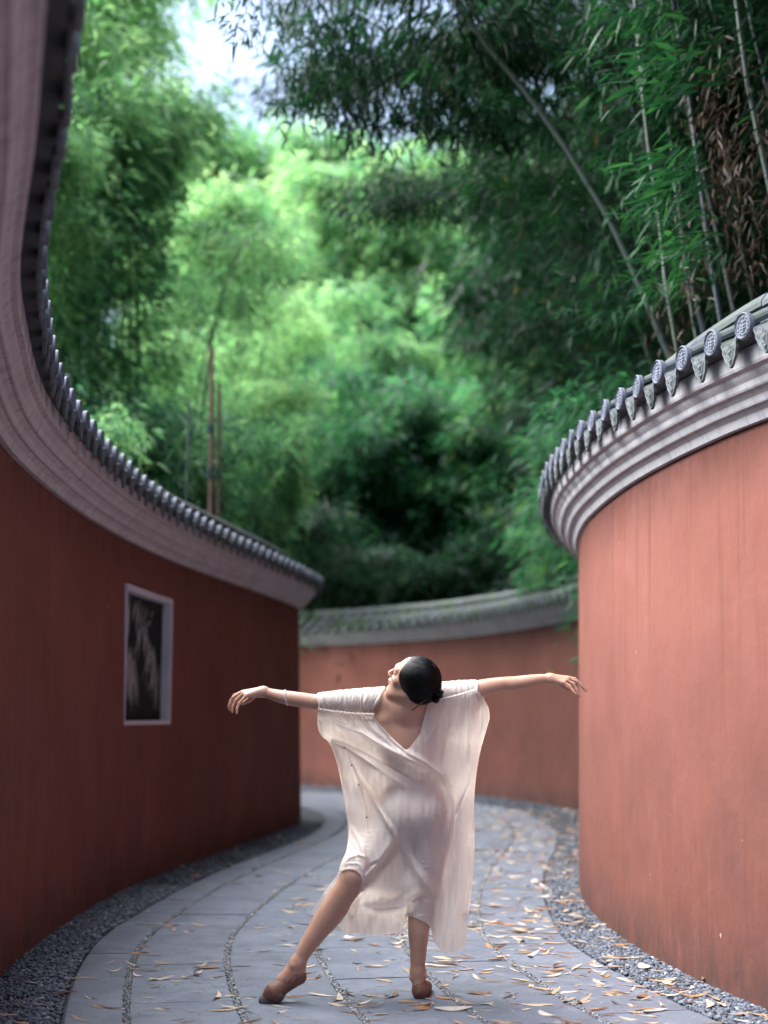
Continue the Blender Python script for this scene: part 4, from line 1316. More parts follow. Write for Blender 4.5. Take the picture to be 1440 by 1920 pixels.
M['leaf_spray'] = mat_leaf('spray_leaf', [(0, (.006, .028, .018)), (.4, (.014, .062, .030)), (.8, (.035, .11, .045)), (1, (.06, .15, .06))], .35, .5, (1.2, 1.5, .8), .15)
M['leaf_shaded'] = mat_leaf('shaded_bamboo_leaf', SHADED_STOPS, .42, .55, (1.5, 1.6, .9), .10)  # deep teal leaf darkened further: shade of the grove put into the colour
M['leaf_dry'] = mat_leaf('dry_bamboo_leaf', DRY_STOPS, .25, .6, (1, .9, .7))
def mat_culm(name, a, b):
    t = NT(name); v = t.coord((3, 3, .6))
    c = t.mix(t.ramp(t.noise(v, 6, 4, .6), [(.3, 0.0), (.7, 1.0)]), a, b)
    c = t.mix(t.ramp(t.noise(t.coord(), 25, 4, .7), [(.55, 0.0), (.75, .5)]), c, (.065, .072, .065))
    return t.end(t.bsdf(c, .38, None, .5))
M['culm'] = mat_culm('grey_green_culm', (.024, .040, .034), (.048, .072, .060))
M['culm_pale'] = mat_culm('pale_green_culm', (.035, .056, .040), (.065, .092, .066))
M['culm_blue'] = mat_culm('bluish_culm', (.014, .024, .032), (.030, .045, .056))
M['culm_brown'] = mat_culm('brown_dead_culm', (.11, .058, .042), (.17, .10, .075))

def leaves(base, direc, length, width, g, tint, detail=True, droop=.25):
    """one lanceolate leaf per row; base, direc (n,3)"""
    n = len(base)
    d = direc / np.linalg.norm(direc, axis=1, keepdims=True)
    up = g.normal(0, 1, (n, 3)) * .55 + np.array([0, 0, 1.])
    s = np.cross(d, up); s /= np.linalg.norm(s, axis=1, keepdims=True) + 1e-9
    nn = np.cross(s, d)
    L = length[:, None]; W = width[:, None]
    dz = np.array([0, 0, -1.]) * L * droop
    mid = base + d * L * .38 + dz * .12
    tip = base + d * L + dz
    if detail:
        V = np.stack([base, mid + s * W * .5, mid - nn * W * .18, mid - s * W * .5, base + d * L * .72 + dz * .5 + s * W * .36, base + d * L * .72 + dz * .5 - s * W * .36, tip], 1)
        f = np.array([(0, 1, 2), (0, 2, 3), (1, 4, 2), (2, 4, 5), (2, 5, 3), (4, 6, 5)])
        k = 7
    else:
        V = np.stack([base, mid + s * W * .5, tip, mid - s * W * .5], 1)
        f = np.array([(0, 1, 2, 3)]); k = 4
    F = (f[None] + (np.arange(n) * k)[:, None, None]).reshape(-1, f.shape[1])
    return V.reshape(-1, 3), F, np.repeat(tint, k)

def foliage_cloud(centres, outward, per, L, W, g, detail, tint0=.45, tspread=.16, down=.5, scatter=.12):
    """fans of leaves at twig ends"""
    n = len(centres)
    idx = np.repeat(np.arange(n), per)
    fan = outward[idx] + g.normal(0, .55, (n * per, 3)); fan[:, 2] -= down
    b = centres[idx] + g.normal(0, scatter, (n * per, 3))
    base_t = g.normal(tint0, tspread, n)
    ti = np.clip(base_t[idx] + g.normal(0, .09, n * per), 0, .99)
    ti[g.random(n * per) < .012] = 1.0
    ln = L * g.uniform(.6, 1.25, n * per)
    return leaves(b, fan, ln, W * g.uniform(.7, 1.2, n * per), g, ti, detail)

def bez(pts, n=30):
    P = np.array(pts, float)
    if len(P) == 2: P = np.vstack([P[0], (P[0] + P[1]) / 2, P[1]])
    t = np.linspace(0, len(P) - 1, n); Q = np.vstack([2 * P[0] - P[1], P, 2 * P[-1] - P[-2]])
    out = []
    for x in t:
        i = min(int(x), len(P) - 2); u = x - i; a, b, c, d = Q[i], Q[i + 1], Q[i + 2], Q[i + 3]
        out.append(.5 * (2 * b + (c - a) * u + (2 * a - 5 * b + 4 * c - d) * u * u + (3 * b - a - 3 * c + d) * u ** 3))
    return np.array(out)

def culm_geo(pts, r0, r1, node=.34, nside=9):
    """culm with swollen nodes"""
    P = bez(pts, 80)
    s = np.r_[0, np.cumsum(np.linalg.norm(P[1:] - P[:-1], axis=1))]
    q, rad = [], []
    x = 0
    while x < s[-1]:
        for dx, m in ((0, 1.0), (node * .93, .97), (node * .955, 1.22), (node * .975, 1.16), (node * .985, .92)):
            if x + dx < s[-1]:
                q.append([np.interp(x + dx, s, P[:, k]) for k in range(3)]); rad.append((r0 + (r1 - r0) * (x + dx) / s[-1]) * m)
        x += node
    return tube(q, rad, nside)

def plume(seed, H, nculm, spread, rho, n_clusters, per, L, W, tmin=.15, lean=(0, 0), arch=.12, detail=False, tint0=.45, tops=.25, down=.5, scatter=.12):
    """a clump of arching culms with foliage; returns culm meshes and one foliage mesh data"""
    g = np.random.default_rng(seed)
    culms, cs, outs, tt_ = [], [], [], []
    for i in range(nculm):
        a = g.uniform(0, 2 * math.pi); r = spread * math.sqrt(g.uniform(0, 1))
        h = H * g.uniform(.72, 1.0)
        b = np.array([r * math.cos(a) * .35, r * math.sin(a) * .35, 0])
        o = np.array([math.cos(a) + lean[0], math.sin(a) + lean[1], 0])
        pts = [b, b + o * h * arch * .25 + [0, 0, h * .45], b + o * h * arch * .8 + [0, 0, h * .8], b + o * h * arch * 1.9 + [0, 0, h * .97], b + o * h * arch * 2.8 + [0, 0, h * .93]]
        P = bez(pts, 40)
        culms.append((pts, g.uniform(.028, .045)))
        m = n_clusters // nculm
        t = tmin + (1 - tmin) * g.uniform(0, 1, m) ** .8
        k = t * 39; i0 = np.clip(k.astype(int), 0, 38); c = P[i0] * (1 - (k - i0)[:, None]) + P[i0 + 1] * (k - i0)[:, None]
        # whorled branches give the crown its lumps
        whorl = np.round(t * 16) / 16
        az = g.uniform(0, 2 * math.pi, m)
        rr_ = rho * np.sin(np.clip((1.06 - t), 0, 1) ** .6 * 1.7) * g.uniform(.15, 1.0, m) ** .6 * (1 + .35 * np.sin(whorl * 70 + i))
        od = np.c_[np.cos(az), np.sin(az), g.uniform(-.3, .35, m)]
        cs.append(c + od * rr_[:, None] + [0, 0, .0]); outs.append(od); tt_.append(t)
    cs, outs, tt_ = np.vstack(cs), np.vstack(outs), np.concatenate(tt_)
    V, F, T = foliage_cloud(cs, outs, per, L, W, g, detail, tint0, .15, down, scatter)
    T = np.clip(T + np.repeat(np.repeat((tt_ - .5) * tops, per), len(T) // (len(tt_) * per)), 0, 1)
    return culms, mesh('foliage', V, F, attrs={'tint': T})

def merge(geos):
    V, F = [], []
    for v, f in geos:
        F += [tuple(i + len(V) for i in q) for q in f]; V += [tuple(p) for p in v]
    return V, F

class Kind:
    """one kind of bamboo clump: shared culm and foliage meshes"""
    def __init__(self, mat, culm_mat, **kw):
        culms, self.fol = plume(**kw)
        self.fol.materials.append(mat)
        self.culms = [mesh('culm', *tube(bez(p, 14), np.linspace(r, r * .25, 14), 6), smooth=True, mat=culm_mat) for p, r in culms]
    def place(self, x, y, rz, sc, label, group, name='bamboo', z=-.05, szx=1.0, cat='bamboo'):
        o = empty(name, (x, y, z), label, cat, group)
        o['kind'] = 'thing'
        mt = Matrix.Rotation(rz, 4, 'Z') @ Matrix.Diagonal((sc * szx, sc * szx, sc, 1))
        for cmesh in self.culms: put('culm', cmesh, o, local=mt)
        put('foliage', self.fol, o, local=mt)
        return o

far_a = Kind(M['leaf_lit'], M['culm'], seed=1, H=13, nculm=7, spread=2.2, rho=1.15, n_clusters=1500, per=9, L=.34, W=.055, tint0=.50, arch=.07, tops=.35)
far_b = Kind(M['leaf_lit'], M['culm'], seed=2, H=13, nculm=5, spread=1.6, rho=1.35, n_clusters=1500, per=9, L=.36, W=.058, tint0=.46, arch=.06, tops=.4)
far_d = Kind(M['leaf'], M['culm'], seed=23, H=9, nculm=9, spread=2.6, rho=1.2, n_clusters=1700, per=9, L=.28, W=.046, tint0=.34, arch=.08, tmin=.04, tops=.35)
far_c = Kind(M['leaf_shaded'], M['culm'], seed=3, H=9, nculm=8, spread=3.0, rho=1.3, n_clusters=1700, per=9, L=.30, W=.05, tint0=.42, arch=.10, tmin=.04)
mid_a = Kind(M['leaf_lit'], M['culm'], seed=4, H=11, nculm=9, spread=2.2, rho=1.0, n_clusters=2600, per=9, L=.22, W=.034, tint0=.62, arch=.05, tmin=.10, tops=.3)
mid_b = Kind(M['leaf_lit'], M['culm'], seed=5, H=11, nculm=9, spread=2.4, rho=1.05, n_clusters=2800, per=9, L=.20, W=.030, tint0=.50, arch=.055, tmin=.10)
low_a = Kind(M['leaf_lit'], M['culm'], seed=6, H=4.6, nculm=14, spread=2.0, rho=.55, n_clusters=1300, per=9, L=.19, W=.028, tint0=.38, arch=.075, tmin=.3, tops=.35)
low_d = Kind(M['leaf'], M['culm'], seed=9, H=4.6, nculm=12, spread=2.0, rho=.6, n_clusters=1200, per=9, L=.19, W=.028, tint0=.36, arch=.09, tmin=.2, tops=.3)
over = Kind(M['leaf_shaded'], M['culm_blue'], seed=7, H=11.5, nculm=8, spread=2.0, rho=.95, n_clusters=2600, per=10, L=.17, W=.024, tint0=.36, arch=.125, tmin=.22, lean=(-.9, 0), detail=False, down=.9)

under = Kind(M['leaf_shaded'], M['culm_blue'], seed=10, H=8.5, nculm=9, spread=2.6, rho=1.2, n_clusters=2400, per=10, L=.18, W=.027, tint0=.34, arch=.08, tmin=.04)
over_high = Kind(M['leaf_shaded'], M['culm_blue'], seed=8, H=11.5, nculm=8, spread=2.0, rho=1.1, n_clusters=2200, per=10, L=.19, W=.028, tint0=.36, arch=.16, tmin=.6, lean=(-1.1, 0), detail=False, down=.5)  # foliage kept above the frame, for the added light-blocking clumps

rb = random.Random(12)
ORD = ['leftmost', 'second from the left', 'third from the left', 'fourth from the left', 'fifth from the left', 'sixth from the left', 'seventh from the left', 'eighth from the left', 'ninth from the left', 'tenth from the left', 'eleventh from the left', 'rightmost']

# ---- far, sunlit rear rows behind the far wall
def row(kind_list, xs, Y, htop, text, group, jit=.8, hs=None):
    xs = sorted(xs)
    for i, px in enumerate(xs):
        y = Y + rb.uniform(-jit, jit)
        X = (px - 720) / FOC * y
        k = kind_list[i % len(kind_list)]
        H = 9 if k in (far_c, far_d) else 13
        ztop = 1.24 + (1345 - hs[i]) / FOC * y if hs else htop
        o = ORD[i] if i < len(xs) - 1 else 'rightmost'
        k.place(X, y, rb.uniform(0, 6.28), ztop / H, text % o, group, szx=rb.uniform(.9, 1.15) * (1.0 if ztop / H > .8 else 1.15))
row([far_b], [385, 430, 480, 560, 660, 830, 900, 980], 58, 0, 'hazy pale bamboo in the rearmost row against the sky, %s', 'hazy rearmost bamboo', hs=[200, 165, 150, 215, 190, 200, 230, 250])
row([far_a, far_b], [395, 480, 600, 690, 770, 860, 950, 1040], 43, 0, 'sunlit yellow-green plume, tall row behind far wall, %s', 'sunlit tall bamboo plumes', hs=[360, 330, 310, 470, 235, 380, 420, 480])
row([far_b, far_a], [430, 530, 625, 735, 830, 930, 1020], 36, 0, 'bright mid-height clump below the tall plumes, %s', 'mid-height bamboo clumps', hs=[560, 600, 560, 540, 620, 560, 600])
row([far_d], [470, 560, 650, 740, 830, 920, 1010, 1080], 31, 0, 'dark front-row bamboo clump above far wall, %s', 'dark front-row bamboo clumps', hs=[760, 740, 690, 760, 700, 720, 720, 760])
row([far_c], [520, 640, 770, 900, 1040], 28.3, 0, 'low black-green thicket behind far wall coping, %s', 'low thicket behind the far wall', hs=[950, 940, 990, 940, 900])

# ---- left grove behind the left wall
LG = [('mid_a', -4.6, 17.5, 'tall bright bamboo filling the upper left beside the sky gap', 12.6), ('mid_b', -4.3, 17.0, 'dark bamboo clump in the middle of the left grove, hollow shadow in it', 9.6),
      ('mid_a', -5.6, 18.5, 'bright bamboo rising beside the dark left eave at the picture edge', 13.0), ('mid_b', -3.5, 19.5, 'deep green bamboo at the right flank of the left grove', 9.4),
      ('mid_a', -5.2, 21.5, 'light green bamboo top behind the left grove, cut by the top of the photo', 13.0), ('mid_b', -5.2, 15.6, 'shaded bamboo with loose hanging sprays beside the curving left eave', 8.4),
      ('mid_a', -2.7, 23.5, 'soft green bamboo between the left grove and the sky gap', 8.6)]
for kk, x, y, lab, h in LG:
    {'mid_a': mid_a, 'mid_b': mid_b}[kk].place(x, y, rb.uniform(0, 6.28), h / 11, lab, 'bamboo of the left grove')
LB = [(-3.5, 13.6, 4.7, 'leafy low bamboo directly above the middle of the left coping'), (-2.75, 16.9, 5.0, 'bright low bamboo left of the brown poles'), (-4.2, 12.6, 4.9, 'low bamboo with yellow tips beside the steep part of the left coping'),
      (-2.15, 20.2, 5.6, 'low bamboo bush right of the brown poles, over the end of the left coping'), (-3.4, 16.4, 5.2, 'broad leafy bamboo bush at the foot of the left grove'),
      (-3.1, 21.2, 6.2, 'dim low bamboo behind the brown poles')]
for x, y, h, lab in LB:
    low_a.place(x, y, rb.uniform(0, 6.28), h / 4.6, lab, 'low bamboo above the left coping', szx=.55 if x > -2.3 else .85)

# ---- brown dead culms standing behind the left wall
def pole(top, bottom_px, Y, r, label, mat, ties=()):
    a = at_y(*top, Y); b = at_y(*bottom_px, Y)
    foot = b + (b - a) * ((b.z + .05) / (a.z - b.z))
    o = empty('bamboo_pole', (foot.x, foot.y, -.05), label, 'pole', 'bare poles behind the left wall')
    put('pole', mesh('pole', *culm_geo([foot, (foot + a) / 2 + Vector((.015, 0, 0)), a], r, r * .8, .42, 10), smooth=False, mat=mat), o)
    for ty in ties:
        c = at_y(top[0] + (bottom_px[0] - top[0]) * (ty - top[1]) / (bottom_px[1] - top[1]), ty, Y)
        put('tie', mesh('tie', *tube([c + Vector((0, 0, -.05)), c + Vector((0, 0, .05))], [r * 1.25, r * 1.25], 10), mat=M['culm_blue']), o)
pole((398, 600), (392, 955), 15.3, .030, 'tall brown bare pole above the left coping, with two blue-grey ties', M['culm_brown'], (805, 888))
pole((411, 700), (407, 955), 15.4, .024, 'shorter brown pole close to the right of the tallest bare pole', M['culm_brown'], (888,))
pole((355, 735), (348, 935), 14.4, .018, 'thin grey pole to the left of the two brown poles', M['culm'])

# ---- right grove: the culms one can follow
def stalk(px, Y, r, label, mat, fol=None, up=None, seed=0, node=.34):
    P = [at_y(x, y, Y + (0 if len(t) == 0 else t[0])) for x, y, *t in px]
    d = (P[0] - P[1]).normalized()
    k = (P[0].z + .05) / max(-d.z, .3) if d.z < 0 else P[0].z
    foot = P[0] + d * k; foot.z = -.05
    pts = [foot] + P
    e = (P[-1] - P[-2]).normalized()
    if up: pts += [P[-1] + e * up * .5 + Vector((0, 0, -.02 * up)), P[-1] + e * up + Vector((-.12 * up, 0, -.16 * up))]
    o = empty('bamboo', (foot.x, foot.y, -.05), label, 'bamboo', 'bamboo culms of the right grove')
    o['kind'] = 'thing'
    put('culm', mesh('culm', *culm_geo(pts, r, r * .55, node), smooth=False, mat=mat), o)
    if fol:
        n, rho, L, W, per, m, t0, t1, tint = fol
        g = np.random.default_rng(seed)
        Q = bez(pts, 60); t = g.uniform(t0, t1, n) * 59; i0 = np.clip(t.astype(int), 0, 58)
        c = Q[i0] * (1 - (t - i0)[:, None]) + Q[i0 + 1] * (t - i0)[:, None]
        az = g.uniform(0, 6.28, n); od = np.c_[np.cos(az), np.sin(az), g.uniform(-.6, .3, n)]
        c = c + od * (rho * g.uniform(.1, 1, n) ** .7)[:, None]
        V, F, T = foliage_cloud(c, od, per, L, W, g, True, tint, .12, .7, .05)
        put('foliage', mesh('foliage', V, F, attrs={'tint': T}, mat=m), o)
    return o
S = {}
S[1] = stalk([(1250, 655), (1195, 525), (1145, 415), (1100, 340), (1050, 260), (980, 165), (900, 70), (850, 0)], 10.2, .034, 'long grey-green culm leaning far to the left across the dark grove', M['culm'], (140, .5, .17, .024, 9, M['leaf_shaded'], .70, .93, .35), 1.6, 1)
S[2] = stalk([(1268, 648), (1248, 530), (1236, 410), (1214, 260), (1200, 120), (1190, 0)], 9.4, .020, 'thin pale culm rising just right of the long leaning culm', M['culm_pale'], (100, .5, .17, .024, 9, M['leaf_shaded'], .8, 1, .4), 2, 2)
S[3] = stalk([(1322, 625), (1300, 540), (1268, 400), (1215, 290), (1180, 180), (1140, 90), (1098, 0)], 10.6, .038, 'thick bluish culm behind the green sprays, curving up to the left', M['culm_blue'], (120, .6, .17, .024, 9, M['leaf_shaded'], .8, 1, .3), 2, 3)
S[4] = stalk([(1352, 605), (1335, 500), (1310, 320), (1292, 180), (1272, 60), (1262, 0)], 9.2, .026, 'straight blue-grey culm in the middle of the right grove', M['culm_blue'], (100, .5, .16, .022, 9, M['leaf_shaded'], .8, 1, .3), 2, 4)
S[5] = stalk([(1378, 592), (1345, 440), (1305, 270), (1278, 150), (1250, 0)], 9.9, .024, 'slender grey-green culm between the middle culm and the dry leaves', M['culm'], None, 2, 5)
S[6] = stalk([(1462, 440), (1432, 300), (1402, 160), (1388, 60), (1380, 0)], 8.4, .026, 'pale green culm in front of the dry leaves at the right edge', M['culm_pale'], (80, .5, .16, .022, 9, M['leaf_shaded'], .85, 1, .3), 2, 6)
S[7] = stalk([(1470, 260), (1440, 170), (1412, 60), (1395, -20)], 8.9, .017, 'thin dark culm at the top right corner', M['culm_blue'], None, 2, 7)
S[8] = stalk([(1412, 560), (1392, 470), (1372, 330), (1350, 180), (1340, 0)], 11.0, .024, 'dim culm far back among the dry leaves', M['culm_blue'], None, 2, 8)
S[9] = stalk([(1225, 690), (1180, 560), (1120, 400), (1060, 180), (1010, 0)], 13.5, .030, 'faint culm deep in the grove left of the long leaning culm', M['culm'], (160, .7, .19, .028, 9, M['leaf_shaded'], .45, .9, .35), 1.2, 9)
S[10] = stalk([(1305, 630), (1290, 540), (1278, 430), (1262, 300), (1245, 150), (1235, 0)], 10.0, .018, 'narrow culm hugging the green sprays from behind', M['culm_pale'], None, 2, 10)

# the three bright sprays nearest the lens: each leaf on its own
LEAF_MESHES = []
for k in range(6):
    g = np.random.default_rng(40 + k)
    V, F, T = leaves(np.zeros((1, 3)), np.array([[1., 0, 0]]), np.array([1.0]), np.array([.145 + .02 * (k % 3)]), g, np.array([.30 + .075 * k]), True, .10 + .05 * (k % 3))
    LEAF_MESHES.append(mesh('leaf', V, F, attrs={'tint': T}, mat=M['leaf_spray']))
def spray(stk, centre_px, Y, n, spread_px, ang, L, seed):
    g = random.Random(seed)
    o = S[stk]; base = WLOC[o]
    cx, cy_ = centre_px
    for i in range(n):
        u = g.random(); v = g.uniform(-1, 1)
        p = at_y(cx + g.gauss(0, 1) * spread_px[0] * .5, cy_ + g.gauss(0, 1) * spread_px[1] * .5, Y + g.uniform(-.25, .25))
        a = math.radians(g.gauss(ang, 24)); b = g.gauss(0, .45)
        d = Vector((math.cos(a) * math.cos(b), math.sin(b), math.sin(a) * math.cos(b)))
        q = d.to_track_quat('X', 'Z').to_matrix().to_4x4() @ Matrix.Rotation(g.uniform(-.8, .8), 4, 'X')
        l = L * g.uniform(.6, 1.2)
        put('leaf', LEAF_MESHES[i % 6], o, world=Matrix.Translation(p) @ q @ Matrix.Scale(l, 4))
spray(2, (1255, 128), 7.9, 170, (80, 72), 205, .185, 1)
spray(10, (1272, 335), 8.0, 140, (66, 62), 205, .175, 2)
spray(4, (1300, 460), 8.2, 90, (64, 48), 200, .165, 3)
spray(2, (1190, 20), 8.4, 35, (60, 30), 225, .20, 4)

def spray_mass(o, region, Y, n, seed, L=.15, tint=.45):
    g = np.random.default_rng(seed); (xa, ya), (xb, yb) = region
    c = np.array([at_y(g.uniform(xa, xb), g.uniform(ya, yb), Y + g.uniform(-.7, .7)) for _ in range(n)])
    od = g.normal(0, .6, (n, 3)) + np.array([-.8, -.2, 0])
    V, F, T = foliage_cloud(c, od, 9, L, L * .13, g, True, tint, .16, .35, .035)
    q = put('leaf_sprays', mesh('leaf_sprays', V, F, attrs={'tint': np.minimum(T, .98)}, mat=M['leaf_spray']), o); q['kind'] = 'stuff'
spray_mass(S[3], ((1080, -20), (1290, 200)), 9.4, 70, 61); spray_mass(S[3], ((1120, 200), (1320, 400)), 9.6, 55, 62)
spray_mass(S[10], ((1190, 380), (1340, 560)), 9.2, 42, 63); spray_mass(S[1], ((1000, 330), (1240, 620)), 11.0, 80, 64, .17, .35)
spray_mass(S[6], ((1290, -20), (1450, 120)), 9.0, 45, 65, .14, .3); spray_mass(S[9], ((860, 220), (1120, 420)), 12.5, 110, 66, .18, .4)
spray_mass(S[1], ((900, -20), (1120, 260)), 11.0, 120, 67, .17, .22)

# dry brown leaves hanging among the culms at the right edge
def leaf_mass(o, region, Y, n, L, W, mat, seed, per=6, down=1.2, tint=.5, name='dry_leaves', dep=.8, sc=.08):
    g = np.random.default_rng(seed); c = []
    (xa, ya), (xb, yb) = region
    while len(c) < n:
        x, y = g.uniform(xa, xb), g.uniform(ya, yb)
        c.append(at_y(x, y, Y + g.uniform(-dep, dep)))
    c = np.array(c); od = g.normal(0, 1, (len(c), 3))
    V, F, T = foliage_cloud(c, od, per, L, W, g, True, tint, .2, down, sc)
    q = put(name, mesh(name, V, F, attrs={'tint': T}, mat=mat), o); q['kind'] = 'stuff'
    return q
leaf_mass(S[6], ((1300, 60), (1460, 330)), 8.8, 60, .085, .014, M['leaf_dry'], 1)
leaf_mass(S[7], ((1340, 250), (1460, 520)), 8.8, 80, .085, .014, M['leaf_dry'], 2)
leaf_mass(S[5], ((1270, 180), (1360, 560)), 9.2, 30, .085, .014, M['leaf_dry'], 3)
leaf_mass(S[1], ((1240, 480), (1300, 640)), 9.4, 26, .09, .015, M['leaf_dry'], 4)

# the dark mass of the grove behind and above them
RG = [(5.5, 12.5, 10.5, 'dark overhanging bamboo whose drooping tips reach towards the sky gap'), (4.8, 10.0, 10.5, 'black-green bamboo overhanging the lane at the top right'),
      (5.6, 14.2, 11.5, 'dense bamboo behind the long leaning culm'), (6.2, 16.5, 11.0, 'mid-green bamboo above the right wall where its eave turns away'),
      (5.2, 10.8, 11.0, 'unlit bamboo thicket filling the right edge behind the dry leaves'), (6.2, 19, 11.5, 'bamboo at the back of the right grove, brighter on its left side'),
      (5.4, 20.5, 9.5, 'lit bamboo between the right eave and the far wall'), (6.2, 13.6, 11.5, 'deep shade bamboo at the far right of the grove'),
      (5.5, 12.0, 7.5, 'half-height bamboo hiding the feet of the right-hand culms'), (6.4, 20.5, 12.5, 'tall bamboo closing the grove behind the leaning culm'),
      (4.4, 8.4, 10.0, 'bamboo just beyond the right picture edge, its shade falling on the wall')]
RG += [(6.8, 11.8, 13.0, 'black bamboo mass high up behind the pale culms'), (5.4, 9.2, 12.5, 'darkest bamboo, hanging over the top right corner'), (7.6, 15.5, 13.5, 'tall dim bamboo behind the dry leaves'), (8.2, 18.0, 14.0, 'tall bamboo forming the dark backdrop of the right grove'),
       (4.7, 14.8, 7.5, 'half-height dark bamboo behind the thick bluish culm'), (7.2, 10.0, 11.0, 'bamboo hidden in shade at the right margin'),
       (4.4, 6.3, 9.5, 'unseen bamboo added to shade the near end of the right wall'), (4.6, 1.0, 10.0, 'unseen bamboo added beside the near right wall to block light')]  # both stand out of view, added to keep skylight off the lane
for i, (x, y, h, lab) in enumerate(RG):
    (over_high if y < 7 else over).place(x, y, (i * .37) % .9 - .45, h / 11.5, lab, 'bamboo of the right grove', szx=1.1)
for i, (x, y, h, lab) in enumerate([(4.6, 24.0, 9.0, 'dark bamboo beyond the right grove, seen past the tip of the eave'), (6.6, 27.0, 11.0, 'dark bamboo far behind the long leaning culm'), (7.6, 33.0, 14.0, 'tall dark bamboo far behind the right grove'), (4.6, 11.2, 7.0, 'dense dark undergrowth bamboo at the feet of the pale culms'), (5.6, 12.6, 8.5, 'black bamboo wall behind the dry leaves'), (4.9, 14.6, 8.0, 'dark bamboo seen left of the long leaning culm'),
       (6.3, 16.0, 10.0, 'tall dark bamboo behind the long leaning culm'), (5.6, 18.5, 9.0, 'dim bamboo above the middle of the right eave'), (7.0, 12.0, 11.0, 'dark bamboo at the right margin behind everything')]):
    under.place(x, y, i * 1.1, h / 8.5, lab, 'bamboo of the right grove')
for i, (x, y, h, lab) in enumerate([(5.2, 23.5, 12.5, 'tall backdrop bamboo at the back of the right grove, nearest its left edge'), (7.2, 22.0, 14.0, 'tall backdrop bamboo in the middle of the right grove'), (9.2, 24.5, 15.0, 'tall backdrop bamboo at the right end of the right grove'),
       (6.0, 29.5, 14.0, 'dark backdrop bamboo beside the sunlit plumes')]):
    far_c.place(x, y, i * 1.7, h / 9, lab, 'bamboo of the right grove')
LR = [(3.3, 13.9, 4.3, 'leafy low bamboo peeping over the left end of the right eave'), (3.6, 17.0, 5.4, 'low bright bamboo beyond the tip of the right eave'), (3.3, 12.4, 4.8, 'low dark bamboo behind the crest of the right eave'),
      (3.7, 20.6, 4.6, 'small bright bamboo bush touching the right end of the far coping')]
for x, y, h, lab in LR:
    low_d.place(x, y, rb.uniform(0, 6.28), h / 4.6, lab, 'low bamboo above the right coping')

# hanging twigs against the bright sky at the top
tw = leaf_mass(S[1], ((430, -20), (500, 70)), 9.5, 22, .11, .017, M['leaf_shaded'], 7, per=7, down=1.0, tint=.3, name='hanging_twigs', sc=.06)
leaf_mass(S[9], ((520, 0), (700, 230)), 11.5, 190, .16, .024, M['leaf_shaded'], 8, per=9, down=.9, tint=.4, name='hanging_twigs', sc=.10)
leaf_mass(S[9], ((660, 60), (960, 250)), 12, 330, .16, .024, M['leaf_shaded'], 9, per=9, down=.9, tint=.3, name='hanging_twigs', sc=.10)
# ------------------------------------------------------------------ fallen leaves and litter
def dry_mat(name, a, b):
    t = NT(name); v = t.coord((1, 1, 1), 'Generated')
    c = t.mix(t.ramp(t.noise(v, 5, 5, .7), [(.35, 0.0), (.65, 1.0)]), a, b)
    c = t.mix(t.ramp(t.noise(t.coord((2, 40, 2), 'Generated'), 1, 3, .6), [(.5, 0.0), (.7, .5)]), c, tuple(x * .6 for x in a))
    bs = t.bsdf(c, .6, None, .35)
    tr = t.n('ShaderNodeBsdfTranslucent'); t.l(c, tr.inputs[0])
    ms = t.n('ShaderNodeMixShader'); ms.inputs[0].default_value = .2
    t.l(bs.outputs[0], ms.inputs[1]); t.l(tr.outputs[0], ms.inputs[2])
    return t.end(ms)
DRY = [('pale straw', dry_mat('pale_straw_leaf', (.44, .345, .25), (.60, .50, .40))), ('tan', dry_mat('tan_leaf', (.32, .205, .125), (.46, .32, .22))),
       ('bleached grey', dry_mat('bleached_leaf', (.40, .37, .33), (.55, .51, .47))), ('orange-brown', dry_mat('orange_brown_leaf', (.28, .13, .05), (.42, .22, .09))),
       ('dark brown', dry_mat('dark_brown_leaf', (.13, .07, .04), (.22, .13, .08)))]
SHAPES = ['flat', 'rolled', 'twisted', 'curled', 'broad', 'folded']
def fallen_mesh(kind, seed):
    g = random.Random(seed); n = 9; V, F = [], []
    curl = {'flat': .12, 'rolled': 1.0, 'twisted': .5, 'curled': .35, 'broad': .2, 'folded': .7}[kind]
    bend = {'flat': .04, 'rolled': .08, 'twisted': .10, 'curled': .30, 'broad': .10, 'folded': .06}[kind]
    wid = {'flat': .085, 'rolled': .055, 'twisted': .08, 'curled': .09, 'broad': .14, 'folded': .07}[kind]
    side = g.uniform(-.12, .12)
    for i in range(n):
        t = i / (n - 1); w = wid * (math.sin(min(1, t * 1.7 + .06) * math.pi / 2) ** .8) * (1 - t ** 2.6) + .003
        x = t - .5; y = side * math.sin(t * math.pi); z = bend * (2 * t - 1) ** 2 * .6 + .01 + .02 * g.random() * bend * 5
        tw = (2.2 * t if kind == 'twisted' else .3 * t)
        for s in (-1, -.5, 0, .5, 1):
            a = s * curl * 1.5
            yy, zz = w * math.sin(a) / max(curl * 1.5, .15) if curl > .12 else w * s, w * (1 - math.cos(a)) * .9
            V.append((x, y + yy * math.cos(tw) - zz * math.sin(tw), z + yy * math.sin(tw) + zz * math.cos(tw)))
    for i in range(n - 1):
        for j in range(4):
            F.append((i * 5 + j, i * 5 + j + 1, i * 5 + j + 6, i * 5 + j + 5))
    zmin = min(v[2] for v in V)
    V = [(x, y, z - zmin) for x, y, z in V]
    return V, F
FM = {}
for si, sh in enumerate(SHAPES):
    for v_ in range(2):
        V, F = fallen_mesh(sh, si * 7 + v_)
        for ci, (cn, cm) in enumerate(DRY):
            FM[(si, v_, ci)] = mesh('fallen_leaf', V, F, smooth=True, mat=cm)
